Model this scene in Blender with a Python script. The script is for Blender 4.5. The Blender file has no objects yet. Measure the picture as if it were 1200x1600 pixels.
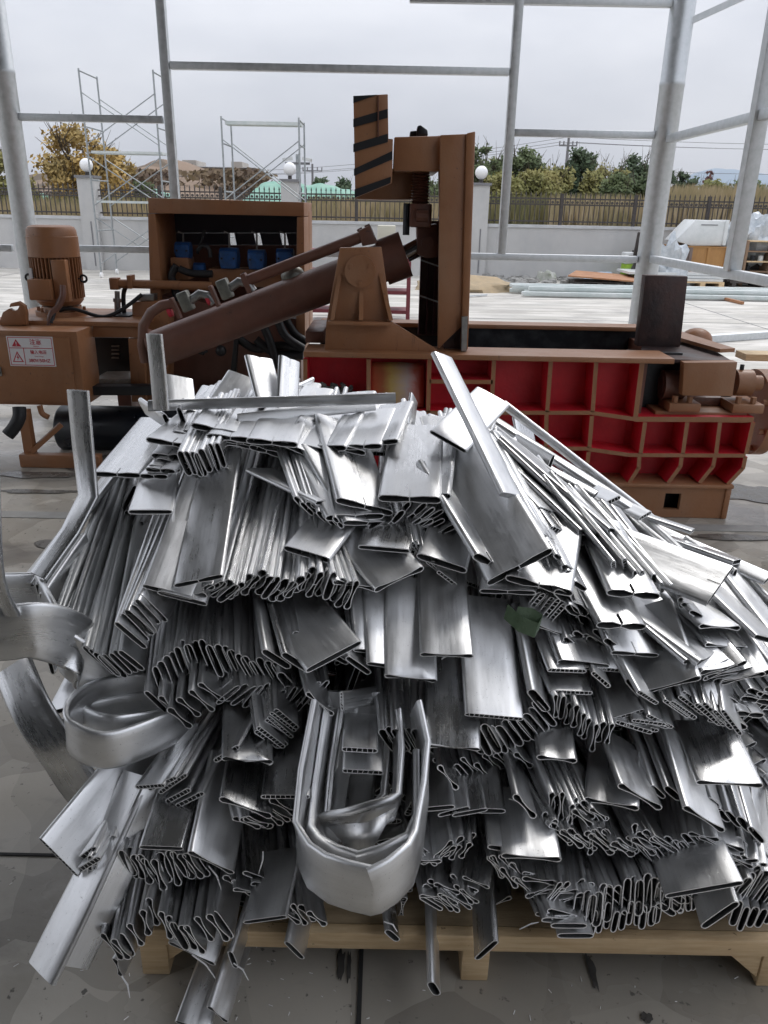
import bpy, bmesh, math, random
from mathutils import Vector, Matrix, noise
R = math.radians
rnd = random.Random(7)
scene = bpy.context.scene
col = scene.collection

# ---------------------------------------------------------------- camera
CAM = Vector((0, 0, 1.6))
CM = Matrix.Rotation(R(90 - 21.5), 3, 'X') @ Matrix.Rotation(R(1.1), 3, 'Z')
cd = bpy.data.cameras.new('camera')
cam = bpy.data.objects.new('camera', cd)
col.objects.link(cam)
cd.sensor_fit = 'VERTICAL'
cd.sensor_height = 36
cd.lens = 27
cd.clip_start = 0.05
cd.clip_end = 20000
cam.matrix_world = Matrix.Translation(CAM) @ CM.to_4x4()
scene.camera = cam
# ---------------------------------------------------------------- sky
SUN_EL, SUN_ROT = R(48), R(35)
w = bpy.data.worlds.new('World')
scene.world = w
w.use_nodes = True
nt = w.node_tree
nt.nodes.clear()
def wn(t, **k):
    n = nt.nodes.new(t)
    for a, b in k.items():
        setattr(n, a, b)
    return n
out = wn('ShaderNodeOutputWorld')
sky = wn('ShaderNodeTexSky', sky_type='NISHITA', sun_disc=False, sun_elevation=SUN_EL, sun_rotation=SUN_ROT)
sky.dust_density = 4
bgs = wn('ShaderNodeBackground')
bgs.inputs[1].default_value = 0.06
nt.links.new(sky.outputs[0], bgs.inputs[0])
# overcast layer: brighter overhead than at the horizon, soft cloud banks
tc = wn('ShaderNodeTexCoord')
sep = wn('ShaderNodeSeparateXYZ')
nt.links.new(tc.outputs['Generated'], sep.inputs[0])
mx = wn('ShaderNodeMath', operation='MAXIMUM'); mx.inputs[1].default_value = 0
nt.links.new(sep.outputs[2], mx.inputs[0])
ma = wn('ShaderNodeMath', operation='MULTIPLY_ADD'); ma.inputs[1].default_value = 1.9; ma.inputs[2].default_value = 1.0
nt.links.new(mx.outputs[0], ma.inputs[0])
mp = wn('ShaderNodeMapping'); mp.inputs['Scale'].default_value = (1.0, 1.0, 3.2)
nt.links.new(tc.outputs['Generated'], mp.inputs[0])
nz = wn('ShaderNodeTexNoise'); nz.inputs['Scale'].default_value = 2.2; nz.inputs['Detail'].default_value = 6; nz.inputs['Roughness'].default_value = 0.5
nt.links.new(mp.outputs[0], nz.inputs['Vector'])
cr = wn('ShaderNodeValToRGB')
cr.color_ramp.elements[0].position = 0.38; cr.color_ramp.elements[0].color = (0.44, 0.463, 0.52, 1)
cr.color_ramp.elements[1].position = 0.62; cr.color_ramp.elements[1].color = (0.605, 0.62, 0.665, 1)
nt.links.new(nz.outputs[0], cr.inputs[0])
vm = wn('ShaderNodeVectorMath', operation='SCALE')
nt.links.new(cr.outputs[0], vm.inputs[0]); nt.links.new(ma.outputs[0], vm.inputs['Scale'])
bgc = wn('ShaderNodeBackground'); bgc.inputs[1].default_value = 0.83
nt.links.new(vm.outputs[0], bgc.inputs[0])
mixs = wn('ShaderNodeMixShader'); mixs.inputs[0].default_value = 0.9
nt.links.new(bgs.outputs[0], mixs.inputs[1]); nt.links.new(bgc.outputs[0], mixs.inputs[2])
nt.links.new(mixs.outputs[0], out.inputs[0])
# ---------------------------------------------------------------- veiled sun
sl = bpy.data.lights.new('sun', 'SUN'); sl.energy = 0.8; sl.angle = R(20); sl.color = (1, .97, .93)
so = bpy.data.objects.new('sun', sl); col.objects.link(so)
sd = Vector((math.sin(SUN_ROT) * math.cos(SUN_EL), math.cos(SUN_ROT) * math.cos(SUN_EL), math.sin(SUN_EL)))
so.rotation_euler = sd.to_track_quat('Z', 'Y').to_euler()
# ---------------------------------------------------------------- exposure
vs = scene.view_settings
vs.view_transform = 'Standard'; vs.look = 'None'; vs.gamma = 1; vs.use_curve_mapping = False
vs.exposure = 0.52
scene.cycles.max_bounces = 8
scene.cycles.glossy_bounces = 5
scene.cycles.diffuse_bounces = 4

# ================================================================ helpers
def ray(px, py):
    return (CM @ Vector(((px - 600) / 1200, -(py - 800) / 1200, -1))).normalized()
def atY(px, py, Y):
    r = ray(px, py); return CAM + r * ((Y - CAM.y) / r.y)
def atX(px, py, X):
    r = ray(px, py); return CAM + r * ((X - CAM.x) / r.x)
def atZ(px, py, Z=0):
    r = ray(px, py); return CAM + r * ((Z - CAM.z) / r.z)
def xz(px, py, Y):
    p = atY(px, py, Y); return (p.x, p.z)

def tag(o, label=None, cat=None, group=None, kind=None):
    if label: o['label'] = label
    if cat: o['category'] = cat
    if group: o['group'] = group
    if kind: o['kind'] = kind
    return o
def empty(name, loc, label, cat, group=None):
    o = bpy.data.objects.new(name, None); col.objects.link(o)
    o.location = loc; o.empty_display_size = 0.1
    return tag(o, label, cat, group)

class MB:
    def __init__(s):
        s.v = []; s.f = []; s.m = []
    def add(s, vs_, fs, mi=0):
        b = len(s.v)
        s.v += [tuple(x) for x in vs_]
        for i, f in enumerate(fs):
            s.f.append(tuple(b + k for k in f)); s.m.append(mi if isinstance(mi, int) else mi[i])
        return s
    def box(s, x0, x1, y0, y1, z0, z1, mi=0):
        v = [(x, y, z) for z in (z0, z1) for y in (y0, y1) for x in (x0, x1)]
        return s.add(v, [(0, 2, 3, 1), (4, 5, 7, 6), (0, 1, 5, 4), (2, 6, 7, 3), (0, 4, 6, 2), (1, 3, 7, 5)], mi)
    def prism(s, poly, y0, y1, mi=0, front=None):
        # polygon in XZ extruded along Y; front = material index of the -Y face
        a = sum(poly[i][0] * poly[(i + 1) % len(poly)][1] - poly[(i + 1) % len(poly)][0] * poly[i][1] for i in range(len(poly)))
        if a < 0: poly = poly[::-1]
        n = len(poly)
        v = [(x, y0, z) for x, z in poly] + [(x, y1, z) for x, z in poly]
        f = [tuple(range(n)), tuple(range(2 * n - 1, n - 1, -1))]
        f += [(i, i + n, (i + 1) % n + n, (i + 1) % n) for i in range(n)]
        ms = [mi if front is None else front] + [mi] * (n + 1)
        return s.add(v, f, ms)
    def bar(s, p, q, t, y0, y1, mi=0, front=None):
        # flat bar between two XZ points, thickness t, extruded in Y
        d = Vector((q[0] - p[0], q[1] - p[1])).normalized() * t / 2
        nrm = Vector((-d.y, d.x))
        return s.prism([(p[0] + nrm.x, p[1] + nrm.y), (p[0] - nrm.x, p[1] - nrm.y), (q[0] - nrm.x, q[1] - nrm.y), (q[0] + nrm.x, q[1] + nrm.y)], y0, y1, mi, front)
    def tube(s, pts, r, n=10, mi=0, cap=True):
        pts = [Vector(p) for p in pts]
        rs = r if isinstance(r, (list, tuple)) else [r] * len(pts)
        b = len(s.v); up = None
        for i, p in enumerate(pts):
            t = (pts[min(i + 1, len(pts) - 1)] - pts[max(i - 1, 0)]).normalized()
            if up is None:
                up = Vector((0, 0, 1)) if abs(t.z) < .9 else Vector((1, 0, 0))
            u = (up - t * up.dot(t)).normalized(); up = u
            k = t.cross(u)
            for j in range(n):
                a = 2 * math.pi * j / n
                s.v.append(tuple(p + (u * math.cos(a) + k * math.sin(a)) * rs[i]))
        for i in range(len(pts) - 1):
            for j in range(n):
                s.f.append((b + i * n + j, b + (i + 1) * n + j, b + (i + 1) * n + (j + 1) % n, b + i * n + (j + 1) % n)); s.m.append(mi)
        if cap:
            s.f.append(tuple(b + j for j in range(n))); s.m.append(mi)
            e = b + (len(pts) - 1) * n
            s.f.append(tuple(e + j for j in reversed(range(n)))); s.m.append(mi)
        return s
    def beam(s, p, q, wd, ht, mi=0, up=(0, 0, 1)):
        p = Vector(p); q = Vector(q); t = (q - p).normalized(); up = Vector(up)
        k = t.cross(up).normalized(); u = k.cross(t)
        v = [c + k * a * wd / 2 + u * b_ * ht / 2 for c in (p, q) for a, b_ in ((-1, -1), (1, -1), (1, 1), (-1, 1))]
        return s.add(v, [(3, 2, 1, 0), (4, 5, 6, 7), (0, 1, 5, 4), (1, 2, 6, 5), (2, 3, 7, 6), (3, 0, 4, 7)], mi)
    def ball(s, c, r, n=14, m=8, sc=(1, 1, 1), jit=0, mi=0):
        b = len(s.v); c = Vector(c)
        for i in range(m + 1):
            th = math.pi * i / m
            for j in range(n):
                a = 2 * math.pi * j / n
                d = Vector((math.sin(th) * math.cos(a), math.sin(th) * math.sin(a), math.cos(th)))
                k = 1 + jit * noise.noise(d * 2.3 + c * 3)
                s.v.append((c.x + d.x * r * sc[0] * k, c.y + d.y * r * sc[1] * k, c.z + d.z * r * sc[2] * k))
        for i in range(m):
            for j in range(n):
                s.f.append((b + i * n + j, b + (i + 1) * n + j, b + (i + 1) * n + (j + 1) % n, b + i * n + (j + 1) % n)); s.m.append(mi)
        return s
    def build(s, name, mat_, parent=None, bevel=0, smooth=None, loc=None, **tg):
        me = bpy.data.meshes.new(name)
        o = Vector((0, 0, 0))
        if loc is not None: o = Vector(loc)
        off = o
        if parent is not None: off = ploc(parent)
        me.from_pydata([(x - off.x, y - off.y, z - off.z) for x, y, z in s.v], [], s.f)
        for m_ in (mat_ if isinstance(mat_, (list, tuple)) else [mat_]): me.materials.append(m_)
        me.polygons.foreach_set('material_index', s.m)
        ob = bpy.data.objects.new(name, me); col.objects.link(ob)
        if parent is not None: ob.parent = parent
        else: ob.location = o
        if smooth is not None:
            me.shade_smooth(); me.set_sharp_from_angle(angle=R(smooth))
        if bevel:
            bm = bmesh.new(); bm.from_mesh(me)
            bmesh.ops.remove_doubles(bm, verts=bm.verts, dist=1e-5)
            ed = [e for e in bm.edges if len(e.link_faces) == 2 and e.calc_face_angle(0) > R(30)]
            bmesh.ops.bevel(bm, geom=ed, offset=bevel, segments=2, profile=.5, affect='EDGES', clamp_overlap=True)
            bm.to_mesh(me); bm.free()
            me.shade_smooth(); me.set_sharp_from_angle(angle=R(35))
        tag(ob, tg.get('label'), tg.get('cat'), tg.get('group'), tg.get('kind'))
        return ob
def ploc(o):
    v = Vector(o.location)
    while o.parent is not None:
        o = o.parent; v += o.location
    return v

MATS = {}
def mat(name, c, rough=.6, metal=0, c2=None, scale=8, bump=0, bscale=None, stretch=(1, 1, 1), rough2=None, detail=5, lo=.35, hi=.65, spec=.5, alpha=1):
    m = bpy.data.materials.new(name); m.use_nodes = True
    t = m.node_tree; b = t.nodes['Principled BSDF']
    b.inputs['Base Color'].default_value = (*c, 1); b.inputs['Roughness'].default_value = rough
    b.inputs['Metallic'].default_value = metal
    b.inputs['Specular IOR Level'].default_value = spec
    if alpha < 1: b.inputs['Alpha'].default_value = alpha
    if c2 or bump or rough2 is not None:
        g = t.nodes.new('ShaderNodeNewGeometry'); mp_ = t.nodes.new('ShaderNodeMapping'); mp_.inputs['Scale'].default_value = stretch
        t.links.new(g.outputs['Position'], mp_.inputs[0])
        n = t.nodes.new('ShaderNodeTexNoise'); n.inputs['Scale'].default_value = scale; n.inputs['Detail'].default_value = detail; n.inputs['Roughness'].default_value = .6
        t.links.new(mp_.outputs[0], n.inputs['Vector'])
        if c2:
            r = t.nodes.new('ShaderNodeValToRGB')
            r.color_ramp.elements[0].position = lo; r.color_ramp.elements[1].position = hi
            r.color_ramp.elements[0].color = (*c, 1); r.color_ramp.elements[1].color = (*c2, 1)
            t.links.new(n.outputs[0], r.inputs[0]); t.links.new(r.outputs[0], b.inputs['Base Color'])
        if rough2 is not None:
            q = t.nodes.new('ShaderNodeMapRange'); q.inputs[1].default_value = lo; q.inputs[2].default_value = hi
            q.inputs[3].default_value = rough; q.inputs[4].default_value = rough2
            t.links.new(n.outputs[0], q.inputs[0]); t.links.new(q.outputs[0], b.inputs['Roughness'])
        if bump:
            n2 = t.nodes.new('ShaderNodeTexNoise'); n2.inputs['Scale'].default_value = bscale or scale * 6; n2.inputs['Detail'].default_value = 4
            t.links.new(mp_.outputs[0], n2.inputs['Vector'])
            bp = t.nodes.new('ShaderNodeBump'); bp.inputs['Strength'].default_value = bump; bp.inputs['Distance'].default_value = .01
            t.links.new(n2.outputs[0], bp.inputs['Height']); t.links.new(bp.outputs[0], b.inputs['Normal'])
    MATS[name] = m
    return m

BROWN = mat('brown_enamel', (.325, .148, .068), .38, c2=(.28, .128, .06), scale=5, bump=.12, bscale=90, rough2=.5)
BROWN2 = mat('dark_and_shaded_brown', (.165, .07, .048), .34, c2=(.13, .057, .04), scale=6, bump=.1, bscale=70, rough2=.5)
RED = mat('red_enamel', (.66, .016, .034), .45, c2=(.52, .014, .03), scale=6, bump=.15, bscale=60, rough2=.6)
BLACK = mat('black_paint', (.012, .013, .016), .45, c2=(.02, .02, .022), scale=9)
NAVY = mat('glossy_black_tank', (.006, .009, .016), .25, c2=(.012, .016, .022), scale=7, rough2=.45)
RUBBER = mat('black_rubber', (.014, .014, .016), .55)
BLUE = mat('blue_valve_paint', (.02, .10, .32), .4, c2=(.02, .06, .16), scale=20)
STEEL = mat('bare_steel', (.42, .42, .41), .35, metal=1, c2=(.3, .3, .3), scale=20, rough2=.5)
RAWST = mat('raw_dark_steel', (.035, .028, .03), .42, metal=.4, c2=(.085, .05, .045), scale=7, bump=.2, bscale=50, rough2=.65)
DKSTEEL = mat('worn_black_steel', (.022, .023, .027), .4, metal=.5, c2=(.07, .075, .08), scale=9, rough2=.6, lo=.45, hi=.8)
GALV = mat('galvanised_steel', (.56, .59, .60), .42, metal=.75, c2=(.68, .70, .72), scale=22, rough2=.58, bump=.05, bscale=80)
SCAFF = mat('scaffold_steel', (.30, .33, .34), .5, metal=.6, c2=(.42, .44, .45), scale=12)
WALLM = mat('painted_render', (.48, .475, .465), .85, c2=(.54, .535, .525), scale=1.2, bump=.1, bscale=60)
WALLT = mat('wall_coping', (.58, .59, .6), .8, c2=(.48, .49, .5), scale=3)
GROOVE = mat('pillar_groove', (.2, .2, .21), .8)
IRON = mat('brown_iron', (.045, .038, .036), .6, c2=(.07, .06, .055), scale=10)
WOOD = mat('pine', (.60, .42, .23), .6, c2=(.74, .56, .34), scale=9, stretch=(1, 6, 12), bump=.2, bscale=40, detail=7)
WOODD = mat('weathered_pine', (.26, .19, .11), .65, c2=(.38, .29, .18), scale=7, stretch=(1, 6, 6), bump=.15)
WHITE = mat('white_plastic', (.72, .73, .72), .4, c2=(.62, .64, .63), scale=4)
GLOBE = mat('opal_globe', (.86, .86, .86), .25)
SIGNW = mat('sign_white', (.74, .73, .74), .4)
SIGNR = mat('sign_red', (.5, .03, .05), .5)
LIME = mat('lime_drum', (.33, .52, .04), .4, c2=(.27, .45, .05), scale=6)
TARP = mat('plastic_wrap', (.62, .65, .67), .3, c2=(.42, .46, .49), scale=8, bump=.6, bscale=14)
RUST = mat('rusty_plate', (.30, .13, .06), .7, c2=(.42, .21, .10), scale=5, bump=.2)
GREENST = mat('pale_green_steel', (.50, .56, .545), .45, c2=(.64, .67, .66), scale=4)
STRAP = mat('olive_strap', (.07, .11, .06), .4, c2=(.10, .15, .09), scale=30, bump=.2)

def wear(m, chip, dust, amt=.66):
    t = m.node_tree; b = t.nodes['Principled BSDF']; L = t.links.new
    src = b.inputs['Base Color'].links[0].from_socket
    g = t.nodes.new('ShaderNodeNewGeometry')
    def nz(s, d, st=(1, 1, 1)):
        mp_ = t.nodes.new('ShaderNodeMapping'); mp_.inputs['Scale'].default_value = st; L(g.outputs['Position'], mp_.inputs[0])
        n = t.nodes.new('ShaderNodeTexNoise'); n.inputs['Scale'].default_value = s; n.inputs['Detail'].default_value = d; n.inputs['Roughness'].default_value = .65; L(mp_.outputs[0], n.inputs['Vector'])
        return n.outputs[0]
    def mixin(src, fac, c, lo, hi, mx_=1):
        r = t.nodes.new('ShaderNodeMapRange'); r.inputs[1].default_value = lo; r.inputs[2].default_value = hi; r.inputs[4].default_value = mx_; L(fac, r.inputs[0])
        q = t.nodes.new('ShaderNodeMix'); q.data_type = 'RGBA'; L(r.outputs[0], q.inputs[0]); L(src, q.inputs[6]); q.inputs[7].default_value = (*c, 1); return q.outputs[2]
    o = mixin(src, nz(2.5, 6, (1, 1, .5)), dust, .48, .72, .5)
    o = mixin(o, nz(38, 6), chip, amt, amt + .04, .85)
    o = mixin(o, nz(14, 8, (1, 1, .18)), tuple(x * .5 for x in chip), .66, .76, .6)
    L(o, b.inputs['Base Color'])
wear(BROWN, (.10, .06, .045), (.36, .23, .15)); wear(BROWN2, (.05, .035, .03), (.19, .11, .08)); wear(RED, (.2, .02, .03), (.5, .07, .08), .7)
wear(WOOD, (.20, .11, .05), (.44, .30, .17), .66); wear(WALLM, (.36, .36, .36), (.40, .41, .42), .7)
def concrete(name, ca, cb, sc, stretch, r0, r1, stain=None, bumpd=.15, patch=False, white=None):
    m = bpy.data.materials.new(name); m.use_nodes = True
    t = m.node_tree; b = t.nodes['Principled BSDF']; L = t.links.new
    g = t.nodes.new('ShaderNodeNewGeometry')
    def nz_(s, st=(1, 1, 1), d=6, rg=.55):
        mp_ = t.nodes.new('ShaderNodeMapping'); mp_.inputs['Scale'].default_value = st
        L(g.outputs['Position'], mp_.inputs[0])
        n = t.nodes.new('ShaderNodeTexNoise'); n.inputs['Scale'].default_value = s; n.inputs['Detail'].default_value = d; n.inputs['Roughness'].default_value = rg
        L(mp_.outputs[0], n.inputs['Vector']); return n.outputs[0]
    def ramp(src, a, bb, c0, c1):
        r = t.nodes.new('ShaderNodeValToRGB'); r.color_ramp.elements[0].position = a; r.color_ramp.elements[1].position = bb
        r.color_ramp.elements[0].color = (*c0, 1); r.color_ramp.elements[1].color = (*c1, 1); L(src, r.inputs[0]); return r.outputs[0]
    def mix(f, a, bb):
        q = t.nodes.new('ShaderNodeMix'); q.data_type = 'RGBA'
        L(f, q.inputs[0]) if not isinstance(f, float) else setattr(q.inputs[0], 'default_value', f)
        L(a, q.inputs[6]); L(bb, q.inputs[7]) if not isinstance(bb, tuple) else setattr(q.inputs[7], 'default_value', (*bb, 1))
        return q.outputs[2]
    c = ramp(nz_(sc, stretch), .3, .7, ca, cb)
    if patch:
        # trowel-finish facets
        for s_, k in ((2.2, .55), (5.0, .4)):
            mp_ = t.nodes.new('ShaderNodeMapping'); L(g.outputs['Position'], mp_.inputs[0])
            dn = t.nodes.new('ShaderNodeTexNoise'); dn.inputs['Scale'].default_value = 3; L(g.outputs['Position'], dn.inputs['Vector'])
            ad = t.nodes.new('ShaderNodeMix'); ad.data_type = 'VECTOR'; ad.inputs[0].default_value = .12
            L(g.outputs['Position'], ad.inputs[4]); L(dn.outputs['Color'], ad.inputs[5])
            vo = t.nodes.new('ShaderNodeTexVoronoi'); vo.inputs['Scale'].default_value = s_; L(ad.outputs[1], vo.inputs['Vector'])
            bw = t.nodes.new('ShaderNodeSeparateColor'); L(vo.outputs['Color'], bw.inputs[0])
            rr = ramp(bw.outputs[0], .2, .9, tuple(x * .62 for x in ca), tuple(x * 1.12 for x in cb))
            c = mix(k, c, rr) if False else mix(float(k), c, rr)
    if white:
        c = mix(ramp(nz_(1.3, (.5, 2.6, 1), 8, .65), .46, .60, (0, 0, 0), (1, 1, 1)), c, white)
    rough_src = nz_(.9, (1, 1.6, 1), 5)
    if stain:
        sf = ramp(nz_(1.3, (.8, 1.5, 1), 7, .6), .53, .64, (0, 0, 0), (1, 1, 1))
        c = mix(sf, c, stain)
        sp = ramp(nz_(45, (1, 1, 1), 3), .66, .72, (0, 0, 0), (1, 1, 1))
        c = mix(sp, c, tuple(x * .8 for x in stain))
    L(c, b.inputs['Base Color'])
    q = t.nodes.new('ShaderNodeMapRange'); q.inputs[1].default_value = .4; q.inputs[2].default_value = .62
    q.inputs[3].default_value = r0; q.inputs[4].default_value = r1
    L(rough_src, q.inputs[0]); L(q.outputs[0], b.inputs['Roughness'])
    bp = t.nodes.new('ShaderNodeBump'); bp.inputs['Strength'].default_value = bumpd; bp.inputs['Distance'].default_value = .006
    L(nz_(25), bp.inputs['Height']); L(bp.outputs[0], b.inputs['Normal'])
    return m
FLOORM = concrete('hall_floor_concrete', (.34, .312, .265), (.50, .468, .41), 2.2, (1, 1, 1), .16, .6, stain=(.19, .178, .158), patch=True)
YARDM = concrete('yard_concrete', (.36, .34, .30), (.50, .48, .43), .8, (.5, 1.6, 1), .35, .7, stain=(.36, .34, .31), white=(.62, .59, .54))
SOIL = mat('field_soil', (.12, .1, .06), .95, c2=(.2, .16, .09), scale=.3)

# ================================================================ ground
g = MB()
g.add([(-3400, -290, -.03), (3400, -290, -.03), (3400, 5100, -.03), (-3400, 5100, -.03)], [(0, 1, 2, 3)]).build('ground', SOIL, kind='structure')
WY = 21.0
MB().box(-40, 40, 7.75, WY, -.3, 0).build('yard', YARDM, kind='structure')
MB().box(-40, 40, -30, -8.21, -.3, 0).build('yard', YARDM, kind='structure')
MB().box(-40, -14.01, -8.2, 7.74, -.3, 0).build('yard', YARDM, kind='structure')
MB().box(-14, 30, -8.2, 7.742, -.3, .004).build('floor', FLOORM, kind='structure')
JO = mat('joint_filler', (.03, .03, .03), .8)
JL = mat('light_joint', (.34, .335, .32), .6, c2=(.27, .265, .25), scale=14)
p = atZ(562, 1560); MB().box(p.x - .005, p.x + .005, -3, 3.2, .004, .0085).build('floor_joint', JO, kind='structure')
p = atZ(40, 1338); MB().box(-9, 12, p.y - .004, p.y + .004, .004, .008).build('floor_joint', JO, kind='structure')
p = atZ(60, 806); MB().box(-9, 12, p.y - .045, p.y + .045, .004, .0075).build('floor_joint', JL, kind='structure')
jb = MB()
for yy in (9.8, 12.6, 16.0): jb.box(-40, 40, yy, yy + .012, 0, .004)
for xx in (-9, -4.5, 1.2, 5.8, 10.5): jb.box(xx, xx + .012, 7.75, WY, 0, .0045)
jb.build('yard_joint', GROOVE, kind='structure')

# wet and oily patches on the hall floor
def puddle(px, py, rx, ry, m_, seed, z=.0088, name='floor_stain'):
    c = atZ(px, py, .006); n = 40
    v = [(c.x + rx * math.cos(2 * math.pi * k / n) * (1 + .75 * noise.noise(Vector((math.cos(2 * math.pi * k / n) * 1.6, math.sin(2 * math.pi * k / n) * 1.6, seed)))), c.y + ry * math.sin(2 * math.pi * k / n) * (1 + .75 * noise.noise(Vector((math.cos(2 * math.pi * k / n) * 1.6, math.sin(2 * math.pi * k / n) * 1.6, seed + 9)))), z) for k in range(n)]
    MB().add(v, [tuple(range(n))]).build(name, m_, kind='structure')
WET = mat('wet_concrete', (.11, .105, .095), .12, c2=(.16, .15, .135), scale=12, rough2=.4)
OIL = mat('oil_stain', (.05, .048, .045), .25, c2=(.10, .095, .09), scale=30, rough2=.6)
puddle(62, 742, .30, .05, WET, 1); puddle(60, 768, .22, .035, WET, 2, .0092); puddle(150, 722, .28, .16, WET, 3, .0084); puddle(95, 850, .15, .06, WET, 4)
puddle(1172, 770, .22, .16, OIL, 5); puddle(1150, 840, .3, .03, WET, 6, .0093); puddle(533, 1505, .008, .045, OIL, 7); puddle(545, 1512, .006, .035, OIL, 8, .0092)
puddle(170, 1285, .02, .014, OIL, 10); puddle(925, 1520, .008, .05, OIL, 11); puddle(1010, 1590, .012, .01, OIL, 12); puddle(1145, 600, .5, .12, WET, 14)
# ================================================================ boundary wall + fence
top = atY(900, 357, WY).z
MB().box(-40, 40, WY, WY + .24, 0, top).build('boundary_wall', WALLM, label='long low grey rendered wall across the back of the yard', cat='wall')
MB().box(-40.02, 40.02, WY - .03, WY + .27, top, top + .07).build('wall_coping', WALLT, parent=bpy.data.objects['boundary_wall'])
px_p = [(133, 272), (452, 284), (752, 293)]
pil = [atY(x, y, WY - .05) for x, y in px_p]
step = (pil[2].x - pil[0].x) / 2
xs = [pil[0].x - step * 2, pil[0].x - step, pil[0].x, pil[1].x, pil[2].x, pil[2].x + 2.35 * step, pil[2].x + 3.4 * step]
wheres = ['far outside the left edge', 'left of the yellow tree', 'beside the yellow tree', 'behind the open valve cabinet', 'right of the raised press lid', 'just outside the right edge', 'far outside the right edge']
ph = pil[1].z
for i, x in enumerate(xs):
    e = empty('pillar', (x, WY, 0), 'pale grey fence pillar with a white globe on top, ' + wheres[i], 'pillar', 'pillars with globe lamps along the boundary wall')
    MB().box(x - .21, x + .21, WY - .12, WY + .36, 0, ph).build('shaft', WALLM, e)
    MB().box(x - .25, x + .25, WY - .16, WY + .4, ph, ph + .06).build('cap', GROOVE, e)
    MB().box(x + .02, x + .05, WY - .13, WY - .121, .1, top - .05).build('groove', GROOVE, e)
    MB().tube([(x, WY + .1, ph + .06), (x, WY + .1, ph + .14)], .05).build('lamp_neck', IRON, e)
    MB().ball((x, WY + .1, ph + .3), .16, 20, 12).build('globe', GLOBE, e, smooth=180)
fz1 = top + .80
bayn = ['far left bay', 'bay behind the left column', 'bay under the yellow tree', 'bay behind the striped plate', 'bay right of the press lid', 'bay behind the white bin', 'far right bay']
for i in range(len(xs) - 1):
    x0, x1 = xs[i] + .22, xs[i + 1] - .22
    e = empty('fence', ((x0 + x1) / 2, WY + .12, top), 'dark brown iron picket fence on the boundary wall, ' + bayn[i], 'fence', 'iron picket fence bays')
    for z in (top + .14, fz1 - .26, fz1 - .12):
        MB().box(x0, x1, WY + .10, WY + .14, z, z + .035).build('rail', IRON, e)
    npst = 3 if x1 - x0 < 6 else 6
    for k in range(1, npst):
        xx = x0 + (x1 - x0) * k / npst
        MB().box(xx - .04, xx + .04, WY + .08, WY + .16, top + .07, fz1 + .02).build('fence_post', IRON, e)
    m = MB(); n = int((x1 - x0) / .125)
    for k in range(n):
        xx = x0 + (k + .5) * (x1 - x0) / n
        m.box(xx - .011, xx + .011, WY + .11, WY + .13, top + .09, fz1 - .02)
        m.add([(xx - .022, WY + .12, fz1 - .02), (xx + .022, WY + .12, fz1 - .02), (xx, WY + .12, fz1 + .07), (xx, WY + .1, fz1 - .02)], [(0, 1, 2), (0, 3, 2), (3, 1, 2)])
        m.tube([(xx + .06, WY + .1, fz1 - .185), (xx + .06, WY + .14, fz1 - .185)], .035, 6)
    m.build('pickets', IRON, e, kind='stuff')

# ================================================================ steel shed frame
FY = 7.5
Hroof = 7.0
sb = empty('steel_building', (0, FY, 0), 'galvanised steel frame of an unclad open-sided shed around the baler', 'building frame')
def colm(px1, py1, px2, py2, r):
    a = atY(px1, py1, FY); b_ = atY(px2, py2, FY)
    x = (a.x + b_.x) / 2
    MB().tube([(x, FY, 0), (x, FY, 2.62), (x, FY, 2.625), (x, FY, 2.66), (x, FY, 2.665), (x, FY, Hroof)], [r, r, r * 1.03, r * 1.03, r, r], 28).build('column', GALV, sb, smooth=40)
    MB().box(x - .22, x + .22, FY - .22, FY + .22, .005, .03).build('base_plate', GALV, sb)
    return x
CXR = colm(1066, 0, 1009, 450, .103)
CXL = colm(4, 40, 36, 400, .098)
colm(-1130, 0, -1090, 400, .1)
def girt(p1, p2, h=.06):
    a = atY(*p1, FY); b_ = atY(*p2, FY); z = (a.z + b_.z) / 2
    MB().box(a.x, b_.x, FY - .03, FY + .03, z - h / 2, z + h / 2).build('girt', GALV, sb, bevel=.006)
    return z
PXL = atY(262, 150, FY).x
PXR = atY(797, 200, FY).x
for x, zb in ((PXL, 0.01), (PXR, None)):
    zb = atY(785, 402, FY).z if zb is None else zb
    MB().box(x - .038, x + .038, FY - .038, FY + .038, zb + .031, Hroof).build('post', GALV, sb, bevel=.008)
zl = girt((-900, 370), (20, 388)); 
girt((56, 388), (262, 390)); girt((280, 390), (995, 407))
girt((-900, 170), (-4, 184)); girt((24, 183), (255, 187)); 
girt((266, 99), (795, 116)); girt((802, 207), (1024, 212)); girt((640, -2), (1052, 5))
girt((-900, -120), (-10, -100)); girt((10, -100), (640, -90))
# side wall running towards the camera on the right
def sgirt(p1, p2, h=.065):
    a = atX(*p1, CXR); b_ = atX(*p2, CXR); z = (a.z + b_.z) / 2
    MB().box(CXR - .03, CXR + .03, min(b_.y, 1.5), FY - .12, z - h / 2, z + h / 2).build('girt', GALV, sb, bevel=.006)
sgirt((1057, 213), (1180, 184)); sgirt((1031, 410), (1190, 433))
a = atX(1160, 330, CXR)
MB().box(CXR - .05, CXR + .05, a.y - .045, a.y + .045, atX(1150, 425, CXR).z, Hroof).build('post', GALV, sb, bevel=.008)
MB().box(CXR - .05, CXR + .05, 2.9, 2.99, 0, Hroof).build('post', GALV, sb, bevel=.008)
p1 = atY(1058, 30, FY)
MB().beam((CXR, FY - .05, p1.z - .05), (CXR + 1.6, FY - .05, p1.z + .65), .05, .05).build('brace', GALV, sb)
CLAD = mat('sheet_cladding', (.10, .105, .11), .6, c2=(.08, .085, .09), scale=.6)
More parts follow.
